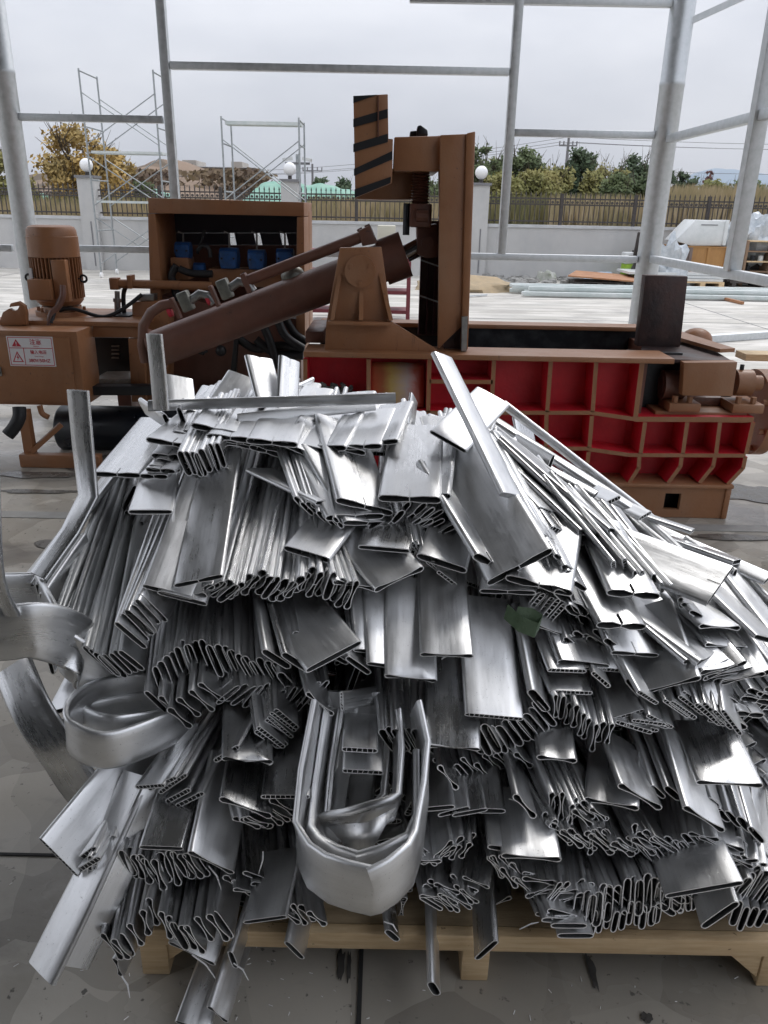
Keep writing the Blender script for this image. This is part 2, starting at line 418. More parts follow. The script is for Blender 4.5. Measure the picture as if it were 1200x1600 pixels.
MB().box(-9.5, CXR + .25, -8, FY - .1, Hroof, Hroof + .12).build('roof', CLAD, sb)
MB().box(-9.5, CXR + .2, -8.1, -8.01, .005, Hroof).build('wall', CLAD, sb)  # unseen back wall, added to darken what the metal reflects
for x in (-9.62, CXR + .26): MB().box(x, x + .05, -8, -4.0, .005, Hroof - .01).build('wall', CLAD, sb)  # unseen side cladding, added so the lower tubes mirror something dark
for x in (-9.2, CXR):
    for y in (-7.8, -.5): MB().tube([(x, y, 0), (x, y, Hroof)], .1, 20).build('column', GALV, sb, smooth=40)
# ================================================================ scaffolds
def scaffold(name, pxs, top_y, base, label, tiers, YS=19.4, depth=1.1, dpx=None):
    b = atZ(*base); Y = b.y
    x0 = atY(pxs[0], 300, Y).x; x1 = atY(pxs[1], 300, Y).x
    H = atY(pxs[0], top_y, Y).z
    e = empty(name, ((x0 + x1) / 2, Y, 0), label, 'scaffold', 'tube scaffold towers in the yard')
    Y2 = Y - depth
    r = .02
    for x in (x0, x1):
        for y in (Y, Y2):
            MB().tube([(x, y, .12), (x, y, H)], r, 8).build('upright', SCAFF, e, smooth=60)
            MB().tube([(x - .02, y, .065), (x + .02, y, .065)], .065, 12).build('caster', GLOBE, e)
        nr = int(H / .48)
        for k in range(1, nr + 1):
            z = k * H / nr - .04
            if k % 2 == 0 or k == nr:
                MB().tube([(x, Y2, z), (x, Y, z)], r * .8, 6).build('rung', SCAFF, e, smooth=60)
    for k in range(tiers):
        za = .3 + (H - .5) * k / tiers; zb = .3 + (H - .5) * (k + 1) / tiers - .25
        for y in (Y, Y2):
            MB().tube([(x0, y, za), (x1, y, zb)], r * .6, 6).build('cross_brace', SCAFF, e, smooth=60)
            MB().tube([(x0, y + .03, zb), (x1, y + .03, za)], r * .6, 6).build('cross_brace', SCAFF, e, smooth=60)
    return e, x0, x1, Y, H
e, x0, x1, Y, H = scaffold('scaffold_tower', (170, 274), 120, (165, 428), 'tall wheeled tube scaffold tower left, by the yellow tree', 3)
for z in (H * .38, H * .62):
    MB().box(x0, x1, Y - .9, Y - .4, z, z + .05).build('deck_board', GREENST, e)
e, x0, x1, Y, H = scaffold('scaffold_tower', (366, 477), 190, (410, 433), 'shorter single tube scaffold frame above the valve cabinet', 2)
MB().box(x0, x1, Y - .7, Y - .3, H - .12, H - .05).build('deck_board', GREENST, e)
# ================================================================ far things
def camera_pole():
    p = atY(466, 300, 24)
    e = empty('camera_pole', (p.x, 24, 0), 'thin grey pole carrying two white security cameras', 'pole')
    z = atY(466, 250, 24).z
    MB().tube([(p.x, 24, 0), (p.x, 24, z + .15)], .05, 8).build('pole', SCAFF, e)
    MB().box(p.x - .35, p.x + .35, 23.95, 24.02, z - .12, z - .06).build('crossarm', GROOVE, e)
    for s in (-1, 1):
        MB().beam((p.x + s * .15, 24, z + .04), (p.x + s * .4, 23.9, z - .01), .09, .09).build('camera', WHITE, e)
camera_pole()
def power_pole(px, py_top, Y, label, arm=1.0, nm=2):
    t_ = atY(px, py_top, Y)
    e = empty('power_pole', (t_.x, Y, 0), label, 'power pole', 'power poles beyond the fence')
    m = MB().tube([(t_.x, Y, -.5), (t_.x, Y, t_.z)], [.22, .13], 8).build('pole', GROOVE, e)
    for k in range(nm):
        z = t_.z - .9 - k * 2.4
        MB().box(t_.x - arm, t_.x + arm, Y - .06, Y + .06, z, z + .14).build('crossarm', GROOVE, e)
        for q in (-.95, -.5, .5, .95):
            MB().tube([(t_.x + q * arm, Y, z + .14), (t_.x + q * arm, Y, z + .5)], .07, 6).build('insulator', GROOVE, e)
    return t_
pp = power_pole(889, 214, 90, 'tall double-crossarm power pole above the right-hand trees', .95)
pq = power_pole(488, 256, 110, 'small distant power pole right of the scaffold', 1.3, 1)
m = MB()
def wire(a, b, sag, r=.022):
    a = Vector(a); b = Vector(b)
    MBw = MB().tube([a.lerp(b, i / 12) - Vector((0, 0, sag * 4 * (i / 12) * (1 - i / 12))) for i in range(13)], r, 4)
    return MBw
ends = [(-60, 130, 7.5, 1.6), (60, 88, -.5, 1.2)]
for k, (q, dz) in enumerate(((-.9, -.5), (.9, -.5), (-.9, -2.9), (0, .0))):
    wire((pp.x + q, 90, pp.z + dz), (pp.x - 62 + q, 118, pp.z - 3.0 + dz), 1.5).build('power_line', GROOVE, label=['front', 'rear', 'low middle', 'topmost'][k] + ' thin wire from the tall power pole, sloping off to the left', cat='wire', group='wires running left from the power pole')
    wire((pp.x + q, 90, pp.z + dz), (pp.x + 60 + q, 88, pp.z + 1.0 + dz), .8).build('power_line', GROOVE, label=['front', 'rear', 'low middle', 'topmost'][k] + ' thin wire from the tall power pole, running off to the right', cat='wire', group='wires running right from the power pole')
# ---- hills, nets
def hill(name, pts, Y, depth, m_, amp=.8, sc=.25, seed=0, **tg):
    prof = [atY(x, y, Y) for x, y in pts]
    nx, ny = 90, 14; v = []; f = []
    X0, X1 = prof[0].x, prof[-1].x
    for j in range(ny + 1):
        u = j / ny
        for i in range(nx + 1):
            x = X0 + (X1 - X0) * i / nx
            for a, b in zip(prof, prof[1:]):
                if a.x <= x <= b.x + 1e-6:
                    h = a.z + (b.z - a.z) * (x - a.x) / max(1e-6, b.x - a.x); break
            k = math.sin(math.pi * min(1, u * 1.0) * .5 + 0) if u < 1 else 1
            z = h * (k ** .7) + amp * noise.noise(Vector((x * sc, u * 4, seed))) * k + amp * .5 * noise.noise(Vector((x * sc * 3, u * 9, seed + 5))) * k
            v.append((x, Y - depth * (1 - u), z if j else -1))
    for j in range(ny):
        for i in range(nx):
            a = j * (nx + 1) + i; f.append((a, a + 1, a + nx + 2, a + nx + 1))
    b0 = len(v)
    for i in range(nx + 1): v.append((X0 + (X1 - X0) * i / nx, Y + depth, -1))
    for i in range(nx):
        a = ny * (nx + 1) + i; f.append((a, a + 1, b0 + i + 1, b0 + i))
    mb = MB(); mb.add(v, f); return mb.build(name, m_, smooth=60, **tg)
EARTH = mat('scrubby_earth', (.24, .17, .12), .95, c2=(.10, .075, .05), scale=.16, lo=.46, hi=.58, bump=.5, bscale=3, detail=9)
NET = mat('green_net', (.17, .36, .28), .8, c2=(.26, .42, .34), scale=1.2, bump=.6, bscale=3)
HILLM = mat('far_hill', (.24, .31, .38), 1)  # blue-grey base carries some of the distance haze in the colour
hill('hill', [(60, 300), (160, 275), (230, 262), (285, 258), (330, 275), (400, 278), (450, 300), (560, 330)], 130, 50, EARTH, 1.6, .12, 2, kind='structure')
rr = random.Random(31); v = []; f = []
for k in range(900):
    y = rr.uniform(95, 131); px = rr.gauss(rr.choice((215, 250, 330, 370, 385)), 16); py = rr.uniform(268, 306)
    c = atY(px, py, y)
    for q in range(5):
        o_ = Vector((rr.uniform(-1, 1), rr.uniform(-1, 1), rr.uniform(-.5, .5))) * .6
        t1 = Vector((rr.gauss(0, 1), rr.gauss(0, 1), rr.gauss(0, 1))).normalized() * .4; t2 = t1.orthogonal().normalized() * .3
        n0 = len(v); v += [c + o_ - t1, c + o_ + t2, c + o_ + t1, c + o_ - t2]; f.append((n0, n0 + 1, n0 + 2, n0 + 3))
MB().add(v, f).build('hill_scrub', mat('brown_scrub', (.10, .065, .045), .9, c2=(.17, .12, .06), scale=.3), kind='stuff', label='dark brown scrub scattered over the earth hill', cat='scrub')
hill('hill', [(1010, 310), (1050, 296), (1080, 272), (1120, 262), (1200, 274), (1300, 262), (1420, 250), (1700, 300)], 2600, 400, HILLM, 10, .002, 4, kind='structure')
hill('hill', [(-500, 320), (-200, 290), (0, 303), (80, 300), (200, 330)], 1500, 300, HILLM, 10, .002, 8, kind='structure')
hill('netted_mound', [(150, 322), (195, 303), (240, 300), (300, 318)], 60, 7, NET, .5, .4, 1, label='green netted earth mound left, under the tall scaffold', cat='mound', group='green netted earth mounds')
hill('netted_mound', [(380, 318), (410, 292), (440, 286), (480, 291), (520, 290), (560, 300), (640, 322)], 55, 8, NET, .6, .35, 3, label='wide green netted earth mound between scaffold and striped plate', cat='mound', group='green netted earth mounds')
hill('netted_mound', [(40, 322), (66, 308), (110, 322)], 50, 5, NET, .4, .5, 6, label='small green netted heap behind the leftmost fence bay', cat='mound', group='green netted earth mounds')
# ---- unfinished building on the hill
BLD = mat('pale_block_building', (.38, .35, .32), .9, c2=(.44, .41, .37), scale=.3)
HOLE = mat('dark_opening', (.05, .05, .055), .9)
bp_ = atY(340, 280, 150)
e = empty('hill_building', (bp_.x, 150, 0), 'pale unfinished flat-roofed building on the scrubby hill', 'building')
def bx(px0, py0, px1, py1, name, m_, y0=150, y1=158):
    a = atY(px0, py0, 150); b = atY(px1, py1, 150)
    return MB().box(a.x, b.x, y0, y1, min(a.z, b.z), max(a.z, b.z)).build(name, m_, e)
bx(300, 262, 398, 295, 'wall', BLD); bx(289, 251, 312, 285, 'tower_block', BLD, 148, 156); bx(363, 253, 380, 263, 'tower_block', BLD, 149, 156)
bx(298, 260, 400, 263, 'parapet', WALLT, 149.4, 158.5)
for k in range(9):
    bx(314 + k * 9, 267, 319 + k * 9, 272, 'window', HOLE, 149.7, 149.99); bx(314 + k * 9, 277, 319 + k * 9, 282, 'window', HOLE, 149.7, 149.99)
for k in range(2): bx(293 + k * 9, 257, 297 + k * 9, 262, 'window', HOLE, 147.7, 147.99)

# ---- trees
LY = mat('yellow_leaves', (.55, .36, .11), .8, c2=(.33, .25, .10), scale=.9)
LG = mat('green_leaves', (.07, .10, .04), .8, c2=(.13, .16, .06), scale=.8)
LD = mat('dark_leaves', (.05, .08, .04), .8, c2=(.09, .125, .06), scale=.8)
LM = mat('olive_leaves', (.17, .18, .05), .8, c2=(.28, .24, .08), scale=.8)
BARK = mat('bark', (.09, .07, .05), .9)
REED = mat('dry_reed', (.46, .36, .22), .9, c2=(.28, .24, .12), scale=1.6)
def tree(px0, px1, py_top, Y, leaf, label, n=2200, ls=.14, py_bot=330, name='tree', cat='tree', bare=0, group='trees beyond the fence', seed=1):
    rr = random.Random(seed)
    a = atY(px0, py_top, Y); b = atY(px1, py_top, Y); zb = max(.4, atY(px0, py_bot, Y).z)
    cx = (a.x + b.x) / 2; H = (a.z + b.z) / 2 * 1.07; rad = (b.x - a.x) / 2 * 1.12
    e = empty(name, (cx, Y, 0), label, cat, group)
    tr = MB().tube([(cx, Y, -.1), (cx + rad * .05, Y, H * .35), (cx - rad * .05, Y, H * .7), (cx, Y, H * .9)], [rad * .07, rad * .05, rad * .03, rad * .01], 8)
    tips = []
    for k in range(16):
        an = rr.uniform(0, 6.28); z0 = H * rr.uniform(.15, .6)
        l = rad * rr.uniform(.5, .95); z1 = min(H * 1.0, z0 + H * rr.uniform(.2, .5))
        mid = Vector((cx + math.cos(an) * l * .5, Y + math.sin(an) * l * .5, (z0 + z1) / 2 - .02 * H)); tip = Vector((cx + math.cos(an) * l, Y + math.sin(an) * l, z1))
        tr.tube([(cx, Y, z0), mid, tip], [rad * .035, rad * .02, rad * .006], 5); tips.append(tip)
        for q in range(3 + bare * 4):
            d = Vector((rr.uniform(-1, 1), rr.uniform(-1, 1), rr.uniform(.1, 1.2))) * rad * .35
            tr.tube([mid.lerp(tip, rr.random()), tip + d], [rad * .012, rad * .004], 4)
    tr.build('trunk', BARK, e)
    cl = []
    for k in range(46):
        an = rr.uniform(0, 6.28); u = rr.uniform(-1, 1); q = rr.uniform(.35, 1) ** .6
        s = math.sqrt(1 - u * u)
        zc = zb + (H - zb) * .5
        cl.append((Vector((cx + math.cos(an) * s * rad * .82 * q, Y + math.sin(an) * s * rad * .82 * q, zc + u * (H - zb) * .47 * q)), rr.uniform(.2, .4) * rad))
    v = []; f = []
    for k in range(int(n * 1.5)):
        c, r_ = rr.choice(cl)
        d = Vector((rr.gauss(0, 1), rr.gauss(0, 1), rr.gauss(0, .8))); d = d.normalized() * r_ * rr.uniform(.2, 1.15)
        p_ = c + d
        if p_.z > H * 1.02: continue
        t1 = Vector((rr.gauss(0, 1), rr.gauss(0, 1), rr.gauss(0, 1))).normalized() * ls * rr.uniform(.5, 1.2)
        t2 = t1.orthogonal().normalized() * ls * rr.uniform(.3, .7)
        b0 = len(v); v += [p_ - t1, p_ + t2, p_ + t1, p_ - t2]; f.append((b0, b0 + 1, b0 + 2, b0 + 3))
    MB().add(v, f).build('crown', leaf, e)
tree(58, 178, 210, 30, LY, 'large half-bare tree with yellow autumn leaves, at left', 3600, .10, bare=1, seed=3)
tree(150, 205, 238, 33, LY, 'low yellow tree just right of the left pillar', 1800, .10, seed=4)
tree(722, 790, 236, 34, LG, 'feathery green tree just right of the press lid', 3000, .11, seed=5)
tree(775, 850, 240, 36, LG, 'green tree left of the power pole', 3400, .11, seed=6)
tree(825, 895, 262, 33, LM, 'olive tree right behind the thin steel post', 3000, .10, seed=27)
tree(800, 885, 278, 29, LM, 'olive yellow bush in front of the power pole', 3000, .09, seed=7)
tree(740, 815, 278, 28, LM, 'yellow-green bush behind the right-hand pillar', 2600, .09, seed=17)
tree(884, 940, 244, 40, LD, 'round dark green tree right of the power pole', 4200, .12, seed=8)
tree(925, 985, 256, 34, LM, 'thin yellowing tree between the two dark trees', 1600, .09, bare=1, seed=9)
tree(964, 1028, 252, 42, LD, 'dark green tree just left of the right column', 3600, .12, seed=10)
tree(1030, 1064, 276, 42, LD, 'dark tree showing right of the right column', 1500, .12, seed=11)
tree(1050, 1090, 274, 46, LD, 'small dark tree right of the round column', 1500, .12, seed=12)
tree(488, 514, 281, 60, LD, 'small dark distant tree left of the striped plate', 900, .18, seed=13)
tree(524, 552, 284, 60, LD, 'small dark distant tree touching the striped plate', 900, .18, seed=14)
tree(-60, 30, 245, 40, LM, 'olive tree behind the leftmost column', 2000, .12, seed=15)
tree(1100, 1116, 272, 48, mat('red_leaves', (.16, .07, .06), .9), 'thin conical reddish tree left of the right post', 700, .09, seed=16)
BU = [(700, 760, 262, 45), (745, 800, 256, 48), (850, 905, 268, 50), (905, 950, 276, 33), (940, 990, 280, 31), (985, 1040, 278, 33), (1085, 1140, 290, 34), (1130, 1200, 292, 36), (0, 60, 285, 34), (195, 240, 290, 34), (640, 700, 285, 45), (585, 640, 290, 45)]
for q, (a_, b_, t_, Y_) in enumerate(BU):
    tree(a_, b_, t_, Y_, (LG, LM, LG, LM, LG)[q % 5], 'low rounded ' + ('green' if q % 5 in (0, 2, 4) else 'yellowish') + ' bush behind the fence, ' + ['just right of the raised lid', 'behind the right-hand globe pillar', 'under the tall power pole', 'below the round dark tree', 'below the thin yellowing tree', 'behind the round right column', 'left of the slanting right post', 'behind the slanting right post', 'behind the leftmost column', 'right of the yellow trees', 'behind the raised lid arm', 'below the striped plate'][q], 1700, .10, name='bush', cat='bush', group='bushes behind the fence', seed=60 + q)
def reeds(px0, px1, py0, py1, Y, n, m_, seed, name='reeds'):
    rr = random.Random(seed); v = []; f = []
    for k in range(n):
        y = Y + rr.uniform(-1.5, 3)
        px = rr.uniform(px0, px1); t_ = atY(px, rr.uniform(py0, py1), y)
        w_ = rr.uniform(.015, .04); l = rr.uniform(-.25, .25); b0 = len(v)
        h = t_.z
        v += [(t_.x - l - w_, y, 0), (t_.x - l + w_, y, 0), (t_.x + w_ * .8, y, h * .8), (t_.x - w_ * .8, y, h * .8), (t_.x + l * .3, y, h)]
        f += [(b0, b0 + 1, b0 + 2, b0 + 3), (b0 + 3, b0 + 2, b0 + 4)]
    MB().add(v, f).build(name, m_, kind='stuff', cat='reeds' if name == 'reeds' else 'bushes', label=('tall dry tan reeds' if name == 'reeds' else 'low scrub of dry bushes') + ' growing behind the iron fence, px'.replace(', px', '') + (' at right' if px0 > 700 else ' at left' if px0 < 300 else ' in the middle'))
reeds(1030, 1260, 284, 330, 23.5, 4500, REED, 21)
reeds(860, 1040, 300, 335, 23.5, 1800, REED, 28)
reeds(480, 700, 305, 330, 24, 1800, REED, 22)
reeds(-40, 330, 305, 330, 25, 2600, REED, 23)
SCR = mat('scrub', (.11, .13, .05), .9, c2=(.26, .22, .10), scale=1.1)
reeds(700, 1000, 300, 325, 26, 3500, SCR, 24, 'scrub')
reeds(470, 700, 300, 325, 27, 2000, SCR, 25, 'scrub')
reeds(-60, 260, 300, 325, 27, 2500, SCR, 26, 'scrub')

# ================================================================ things lying in the yard
def lump(name, px, py, w_, d_, h_, m_, label, cat, jit=.3, z0=0, group=None):
    p = atZ(px, py)
    return MB().ball((p.x, p.y, z0), .5, 24, 12, (w_, d_, h_ * 2), jit).build(name, m_, smooth=50, label=label, cat=cat, group=group)
SAND = mat('sand', (.42, .32, .2), .95, c2=(.34, .27, .18), scale=6, bump=.4)
p = atZ(742, 452)
MB().ball((p.x - .2, p.y, -.02), .5, 28, 12, (2.4, 1.6, .6), .3).build('sand_heap', SAND, smooth=60, label='low heap of tan sand by the pillar right of the press', cat='sand')
p = atZ(805, 437)
e = empty('rubble', (p.x, p.y, 0), 'strip of broken grey rubble along the wall foot', 'rubble')
m = MB(); rr = random.Random(5)
for k in range(260):
    q = atZ(rr.uniform(745, 990), rr.uniform(431, 446)); s = rr.uniform(.03, .12)
    m.ball((q.x, q.y, s * .3), s, 6, 4, (1.2, 1, .7), .7)
m.build('rubble_pieces', mat('rubble_grey', (.33, .32, .3), .9, c2=(.2, .2, .19), scale=8), e, kind='stuff')
p = atZ(813, 432); MB().box(p.x - .25, p.x + .25, p.y - .15, p.y + .15, .0, .27).build('concrete_block', mat('block_grey', (.26, .26, .25), .9), label='square grey concrete block against the foot of the wall', cat='block', bevel=.01)
lump('plastic_bag', 942, 440, .9, .5, .22, mat('blue_bag', (.35, .45, .55), .4, c2=(.55, .6, .62), scale=6, bump=.4), 'crumpled pale blue plastic bag left of the rusty plate', 'bag', .5)
lump('plastic_bag', 852, 439, .5, .4, .25, mat('dirty_white_bag', (.5, .5, .47), .5, c2=(.3, .32, .25), scale=9, bump=.4), 'small dirty white bag lying on the rubble', 'bag', .6)
# long steel sections on the yard
a = atZ(802, 463)
e = empty('steel_sections', (a.x + 3, a.y, 0), 'low bundle of pale green-grey steel sections lying across the yard', 'steel bars')
for k in range(7):
    y = a.y - .08 + k * .17
    MB().box(a.x + rnd.uniform(0, .5), a.x + 9.5 + rnd.uniform(0, 1), y, y + .12, .02 + .09 * (k % 2), .10 + .09 * (k % 2)).build('bar', GREENST, e, bevel=.008)
e2 = atZ(1160, 476)
MB().beam((atZ(1125, 468).x, atZ(1125, 468).y, .04), (e2.x, e2.y, .03), .06, .05).build('rusty_bar', RUST, label='short rusty flat bar in front of the steel sections', cat='steel bar')
a = atZ(1105, 535); b = atZ(1215, 527)
MB().beam((a.x, a.y, .05), (b.x, b.y, .05), .12, .09).build('steel_channel', GALV, label='galvanised channel lying on the yard at the right edge', cat='steel bar')
a = atZ(855, 462)
MB().beam((a.x, a.y, .02), (a.x + 2.6, a.y + .1, .02), .05, .03).build('rusty_bar', RUST, label='thin brown bar in front of the pale steel bundle', cat='steel bar')
a = atZ(738, 467); b = atZ(760, 463)
MB().beam((a.x - .3, a.y, .03), (b.x, b.y, .03), .05, .03).build('steel_offcut', GALV, label='short grey offcut on the yard right of the press lid', cat='steel bar')
# rusty plate on pallet
p = atZ(935, 449)
e = empty('small_pallet', (p.x, p.y, 0), 'dark low pallet under the rusty plate', 'pallet')
for k in range(3): MB().box(p.x - .5 + k * .45, p.x - .4 + k * .45, p.y - .1, p.y + .9, 0, .1).build('runner', IRON, e)
for k in range(5): MB().box(p.x - .55, p.x + .55, p.y - .1 + k * .21, p.y + .04 + k * .21, .1, .12).build('board', IRON, e)
a = atY(884, 436, p.y); b = atY(990, 443, p.y)
mb = MB(); z = .19
mb.add([(a.x, p.y - .2, z + .08), (b.x, p.y - .15, z - .02), (b.x + .3, p.y + 1.1, z + .02), (a.x + .5, p.y + 1.2, z + .1), (a.x, p.y - .2, z + .05), (b.x, p.y - .15, z - .05), (b.x + .3, p.y + 1.1, z - .01), (a.x + .5, p.y + 1.2, z + .07)], [(0, 1, 2, 3), (7, 6, 5, 4), (0, 4, 5, 1), (1, 5, 6, 2), (2, 6, 7, 3), (3, 7, 4, 0)])
mb.build('rusty_plate', RUST, label='flat rusty brown steel sheet resting on a low pallet', cat='steel plate')
# lime drum with white top
p = atZ(984, 440)
e = empty('drum', (p.x, p.y, 0), 'drum with lime green body and white top, beside the round column', 'drum')
hz = atY(984, 412, p.y).z; hz2 = atY(984, 394, p.y).z
MB().tube([(p.x, p.y, 0), (p.x, p.y, hz * .5), (p.x, p.y, hz * .52), (p.x, p.y, hz)], [.26, .26, .27, .26], 24).build('body', LIME, e, smooth=50)
MB().box(p.x - .25, p.x + .25, p.y - .2, p.y + .2, hz + .002, hz2).build('top_container', WHITE, e, bevel=.03)
MB().box(p.x - .17, p.x + .05, p.y - .206, p.y - .201, hz2 - .13, hz2 - .06).build('printed_label', IRON, e)
MB().tube([(p.x, p.y, hz2), (p.x, p.y, hz2 + .05)], .04, 10).build('cap', IRON, e)
# crate, bin, wraps, shelf, panels
CY = 19.6
cx0 = atY(1058, 400, CY).x; cx1 = atY(1136, 400, CY).x; cz0 = .28; cz1 = atY(1095, 387, CY).z
e = empty('wooden_crate', ((cx0 + cx1) / 2, CY, 0), 'orange plywood crate under the white bin', 'crate')
PLY = mat('orange_plywood', (.42, .22, .07), .6, c2=(.36, .18, .06), scale=4, stretch=(5, 5, 1))
PLYD = mat('grey_plywood', (.2, .15, .13), .7)
MB().box(cx0, cx1, CY, CY + 1, cz0, cz1).build('body', PLY, e)
MB().box(cx0 - .01, cx0 + (cx1 - cx0) * .24, CY - .012, CY - .002, cz0, cz1).build('side_panel', PLYD, e)
for k in (.26, .62, .98): MB().box(cx0 + (cx1 - cx0) * k - .035, cx0 + (cx1 - cx0) * k + .035, CY - .035, CY - .003, cz0, cz1).build('batten', PLYD if k < .3 else PLY, e)
MB().box(cx0 - .02, cx1 + .02, CY - .02, CY + 1.02, cz1 + .002, cz1 + .03).build('lid', PLY, e)
bz0 = cz1 + .035
bp2 = [xz(1056, 378, CY), xz(1088, 345, CY), xz(1137, 347, CY), xz(1133, 378, CY), xz(1128, 386, CY), xz(1080, 386, CY)]
lo_ = min(z for _, z in bp2)
bp2 = [(x, z - lo_ + bz0) for x, z in bp2]
e = empty('tilting_bin', ((cx0 + cx1) / 2, CY + .5, bz0), 'white angular hopper bin lying on the plywood crate', 'bin')
MB().prism(bp2, CY + .05, CY + .85).build('body', WHITE, e, bevel=.02)
q = bp2[2]; MB().box(q[0] - .03, q[0] + .05, CY + .0, CY + .9, q[1] - .55, q[1] + .02).build('rim', WHITE, e, bevel=.01)
q = bp2[1]; MB().box(q[0] + .15, q[0] + .55, CY + .038, CY + .046, q[1] - .12, q[1] - .10).build('slot', GROOVE, e)
MB().ball((cx1 + .25, CY + .5, .85), .5, 26, 16, (.8, .8, 1.1), .7).build('wrapped_load', TARP, smooth=40, label='tall load under wrinkled clear plastic, right of the white bin', cat='wrapped load')
MB().ball((cx1 + 1.0, CY + .7, .95), .5, 26, 16, (1.0, .8, 1.3), .6).build('wrapped_load', TARP, smooth=40, label='white plastic-covered load behind the slanting right post', cat='wrapped load')
MB().ball((cx0 - .25, CY - .1, .25), .5, 24, 14, (1.0, .8, 1.5), .8).build('plastic_sheet', TARP, smooth=40, label='crumpled silver plastic sheet left of the plywood crate', cat='plastic sheet')
MB().ball((cx0 - .02, CY - .3, .1), .5, 22, 12, (.8, .5, .3), .8).build('plastic_sheet', TARP, smooth=40, label='low flattened silver sheet at the foot of the round column', cat='plastic sheet')
e = empty('scrap_parts', (cx0 - .7, CY + .4, 0), 'dark tangled machine scrap behind the silver plastic sheet', 'scrap')
for k in range(7):
    MB().beam((cx0 - 1.1 + rnd.random() * .7, CY + .4 + rnd.random() * .4, .1), (cx0 - .9 + rnd.random() * .9, CY + .4, .6 + rnd.random() * .7), .05 + .12 * rnd.random(), .05).build('bar', IRON, e)
# shelf
s0 = atY(1166, 400, CY).x; s1 = s0 + 1.3; sz = atY(1180, 376, CY).z
e = empty('shelf_unit', ((s0 + s1) / 2, CY, 0), 'open brown wooden shelving with small tins, by the right edge', 'shelf')
SHW = mat('shelf_wood', (.25, .16, .1), .7)
for x in (s0, s0 + .62, s1): MB().box(x - .03, x + .03, CY, CY + .5, .02, sz).build('upright', SHW, e)
for k in range(5): MB().box(s0 + .032, s1 - .032, CY + .01, CY + .49, .1 + k * (sz - .13) / 4, .13 + k * (sz - .13) / 4).build('shelf', SHW if k % 2 else WOOD, e)
MB().box(s0, s1, CY + .5, CY + .52, .02, sz).build('back', IRON, e)
for k in range(5):
    z = .13 + (k % 3 + 1) * (sz - .13) / 4; x = s0 + .15 + (k * .27) % 1.0
    MB().tube([(x, CY + .15, z), (x, CY + .15, z + .12)], .06, 10).build('tin', WHITE if k % 2 else DKSTEEL, label='small tin on the brown shelving, ' + ['lower left', 'middle left', 'upper middle', 'lower middle', 'middle right'][k], cat='tin', group='tins on the shelf')
# panels on pale pallet
pp_ = atZ(1100, 447); X0 = atY(1035, 440, pp_.y - .5).x; X1 = atY(1131, 440, pp_.y - .5).x
e = empty('pale_pallet', ((X0 + X1) / 2, pp_.y, 0), 'pale wood pallet under the stack of white panels', 'pallet')
for k in range(4): MB().box(X0 + k * (X1 - X0 - .12) / 3, X0 + .12 + k * (X1 - X0 - .12) / 3, pp_.y - .55, pp_.y + .6, 0, .11).build('block', WOOD, e)
MB().box(X0, X1, pp_.y - .55, pp_.y + .6, .11, .14).build('deck', WOOD, e)
for k in range(3):
    MB().box(X0 - .4 * k, X1 - .02 + .12 * k, pp_.y - .5 + k * .03, pp_.y + .6, .145 + k * .065, .2 + k * .065).build('panel', WHITE, label=['lowest white board of the stack on the pale pallet', 'middle white board of the stack on the pale pallet', 'top white board of the stack under the plywood crate'][k], cat='panel', group='white boards on the pale pallet')
a = atZ(1170, 448)
e = empty('dark_rack', (a.x, a.y, 0), 'dark low pallet rack at the foot of the shelving', 'pallet')
for k in range(4): MB().box(a.x - .6, a.x + 1, a.y - .3 + k * .2, a.y - .2 + k * .2, .1, .16).build('board', IRON, e)
for k in range(3): MB().box(a.x - .55 + k * .7, a.x - .45 + k * .7, a.y - .3, a.y + .4, 0, .1).build('runner', IRON, e)
# red steel bench/frame behind press, left of lid
for k, (pa, pb, yy) in enumerate((((482, 392), (640, 388), 12.0),)):
    a = atY(*pa, yy); b = atY(*pb, yy); zb = atY(482, 438, yy).z
    e = empty('red_steel_rack', ((a.x + b.x) / 2, yy, 0), 'dark red steel rack standing in the yard behind the press', 'rack')
    REDD = mat('dull_red_steel', (.17, .03, .04), .6)
    for q in range(4): MB().box(a.x, b.x, yy, yy + .5, .12 + q * (a.z - .15) / 3.0, .17 + q * (a.z - .15) / 3.0).build('shelf_bar', REDD, e)
    for x in (a.x, (a.x + b.x) / 2, b.x): MB().box(x - .03, x + .03, yy - .03, yy - .001, 0, a.z).build('leg', REDD, e)
a = atY(590, 352, 12.2); b = atY(617, 400, 12.2)
MB().box(a.x, b.x, 12.1, 12.45, atY(600, 390, 12.2).z, a.z).build('paper_box', mat('cream_box', (.62, .6, .5), .7), label='cream white box on the red rack, left of the press piston', cat='box', bevel=.01)

# ================================================================ air
HZ = bpy.data.materials.new('haze_air'); HZ.use_nodes = True
t = HZ.node_tree; t.nodes.clear()
o_ = t.nodes.new('ShaderNodeOutputMaterial'); pv = t.nodes.new('ShaderNodeVolumePrincipled')
pv.inputs['Color'].default_value = (.86, .89, .94, 1); pv.inputs['Density'].default_value = .00014; pv.inputs['Anisotropy'].default_value = .2
t.links.new(pv.outputs[0], o_.inputs['Volume'])
MB().box(-3500, 3500, -300, 5200, -1.5, 420).build('haze', HZ, kind='stuff', label='thin grey-blue haze in the air over the yard and hills', cat='haze')
# ================================================================ baling press
F = 4.05
def P(px, py, Y=F): return xz(px, py, Y)
def poly(pts, Y=F): return [P(x, y, Y) for x, y in pts]
xl, _ = P(477, 600); xr, _ = P(1176, 660)
press = empty('baling_press', ((xl + xr) / 2, 4.5, 0), 'brown and red hydraulic scrap baling press with a raised lid and ribbed side', 'baling press')
ztop = P(740, 553)[1]
BK = 5.0
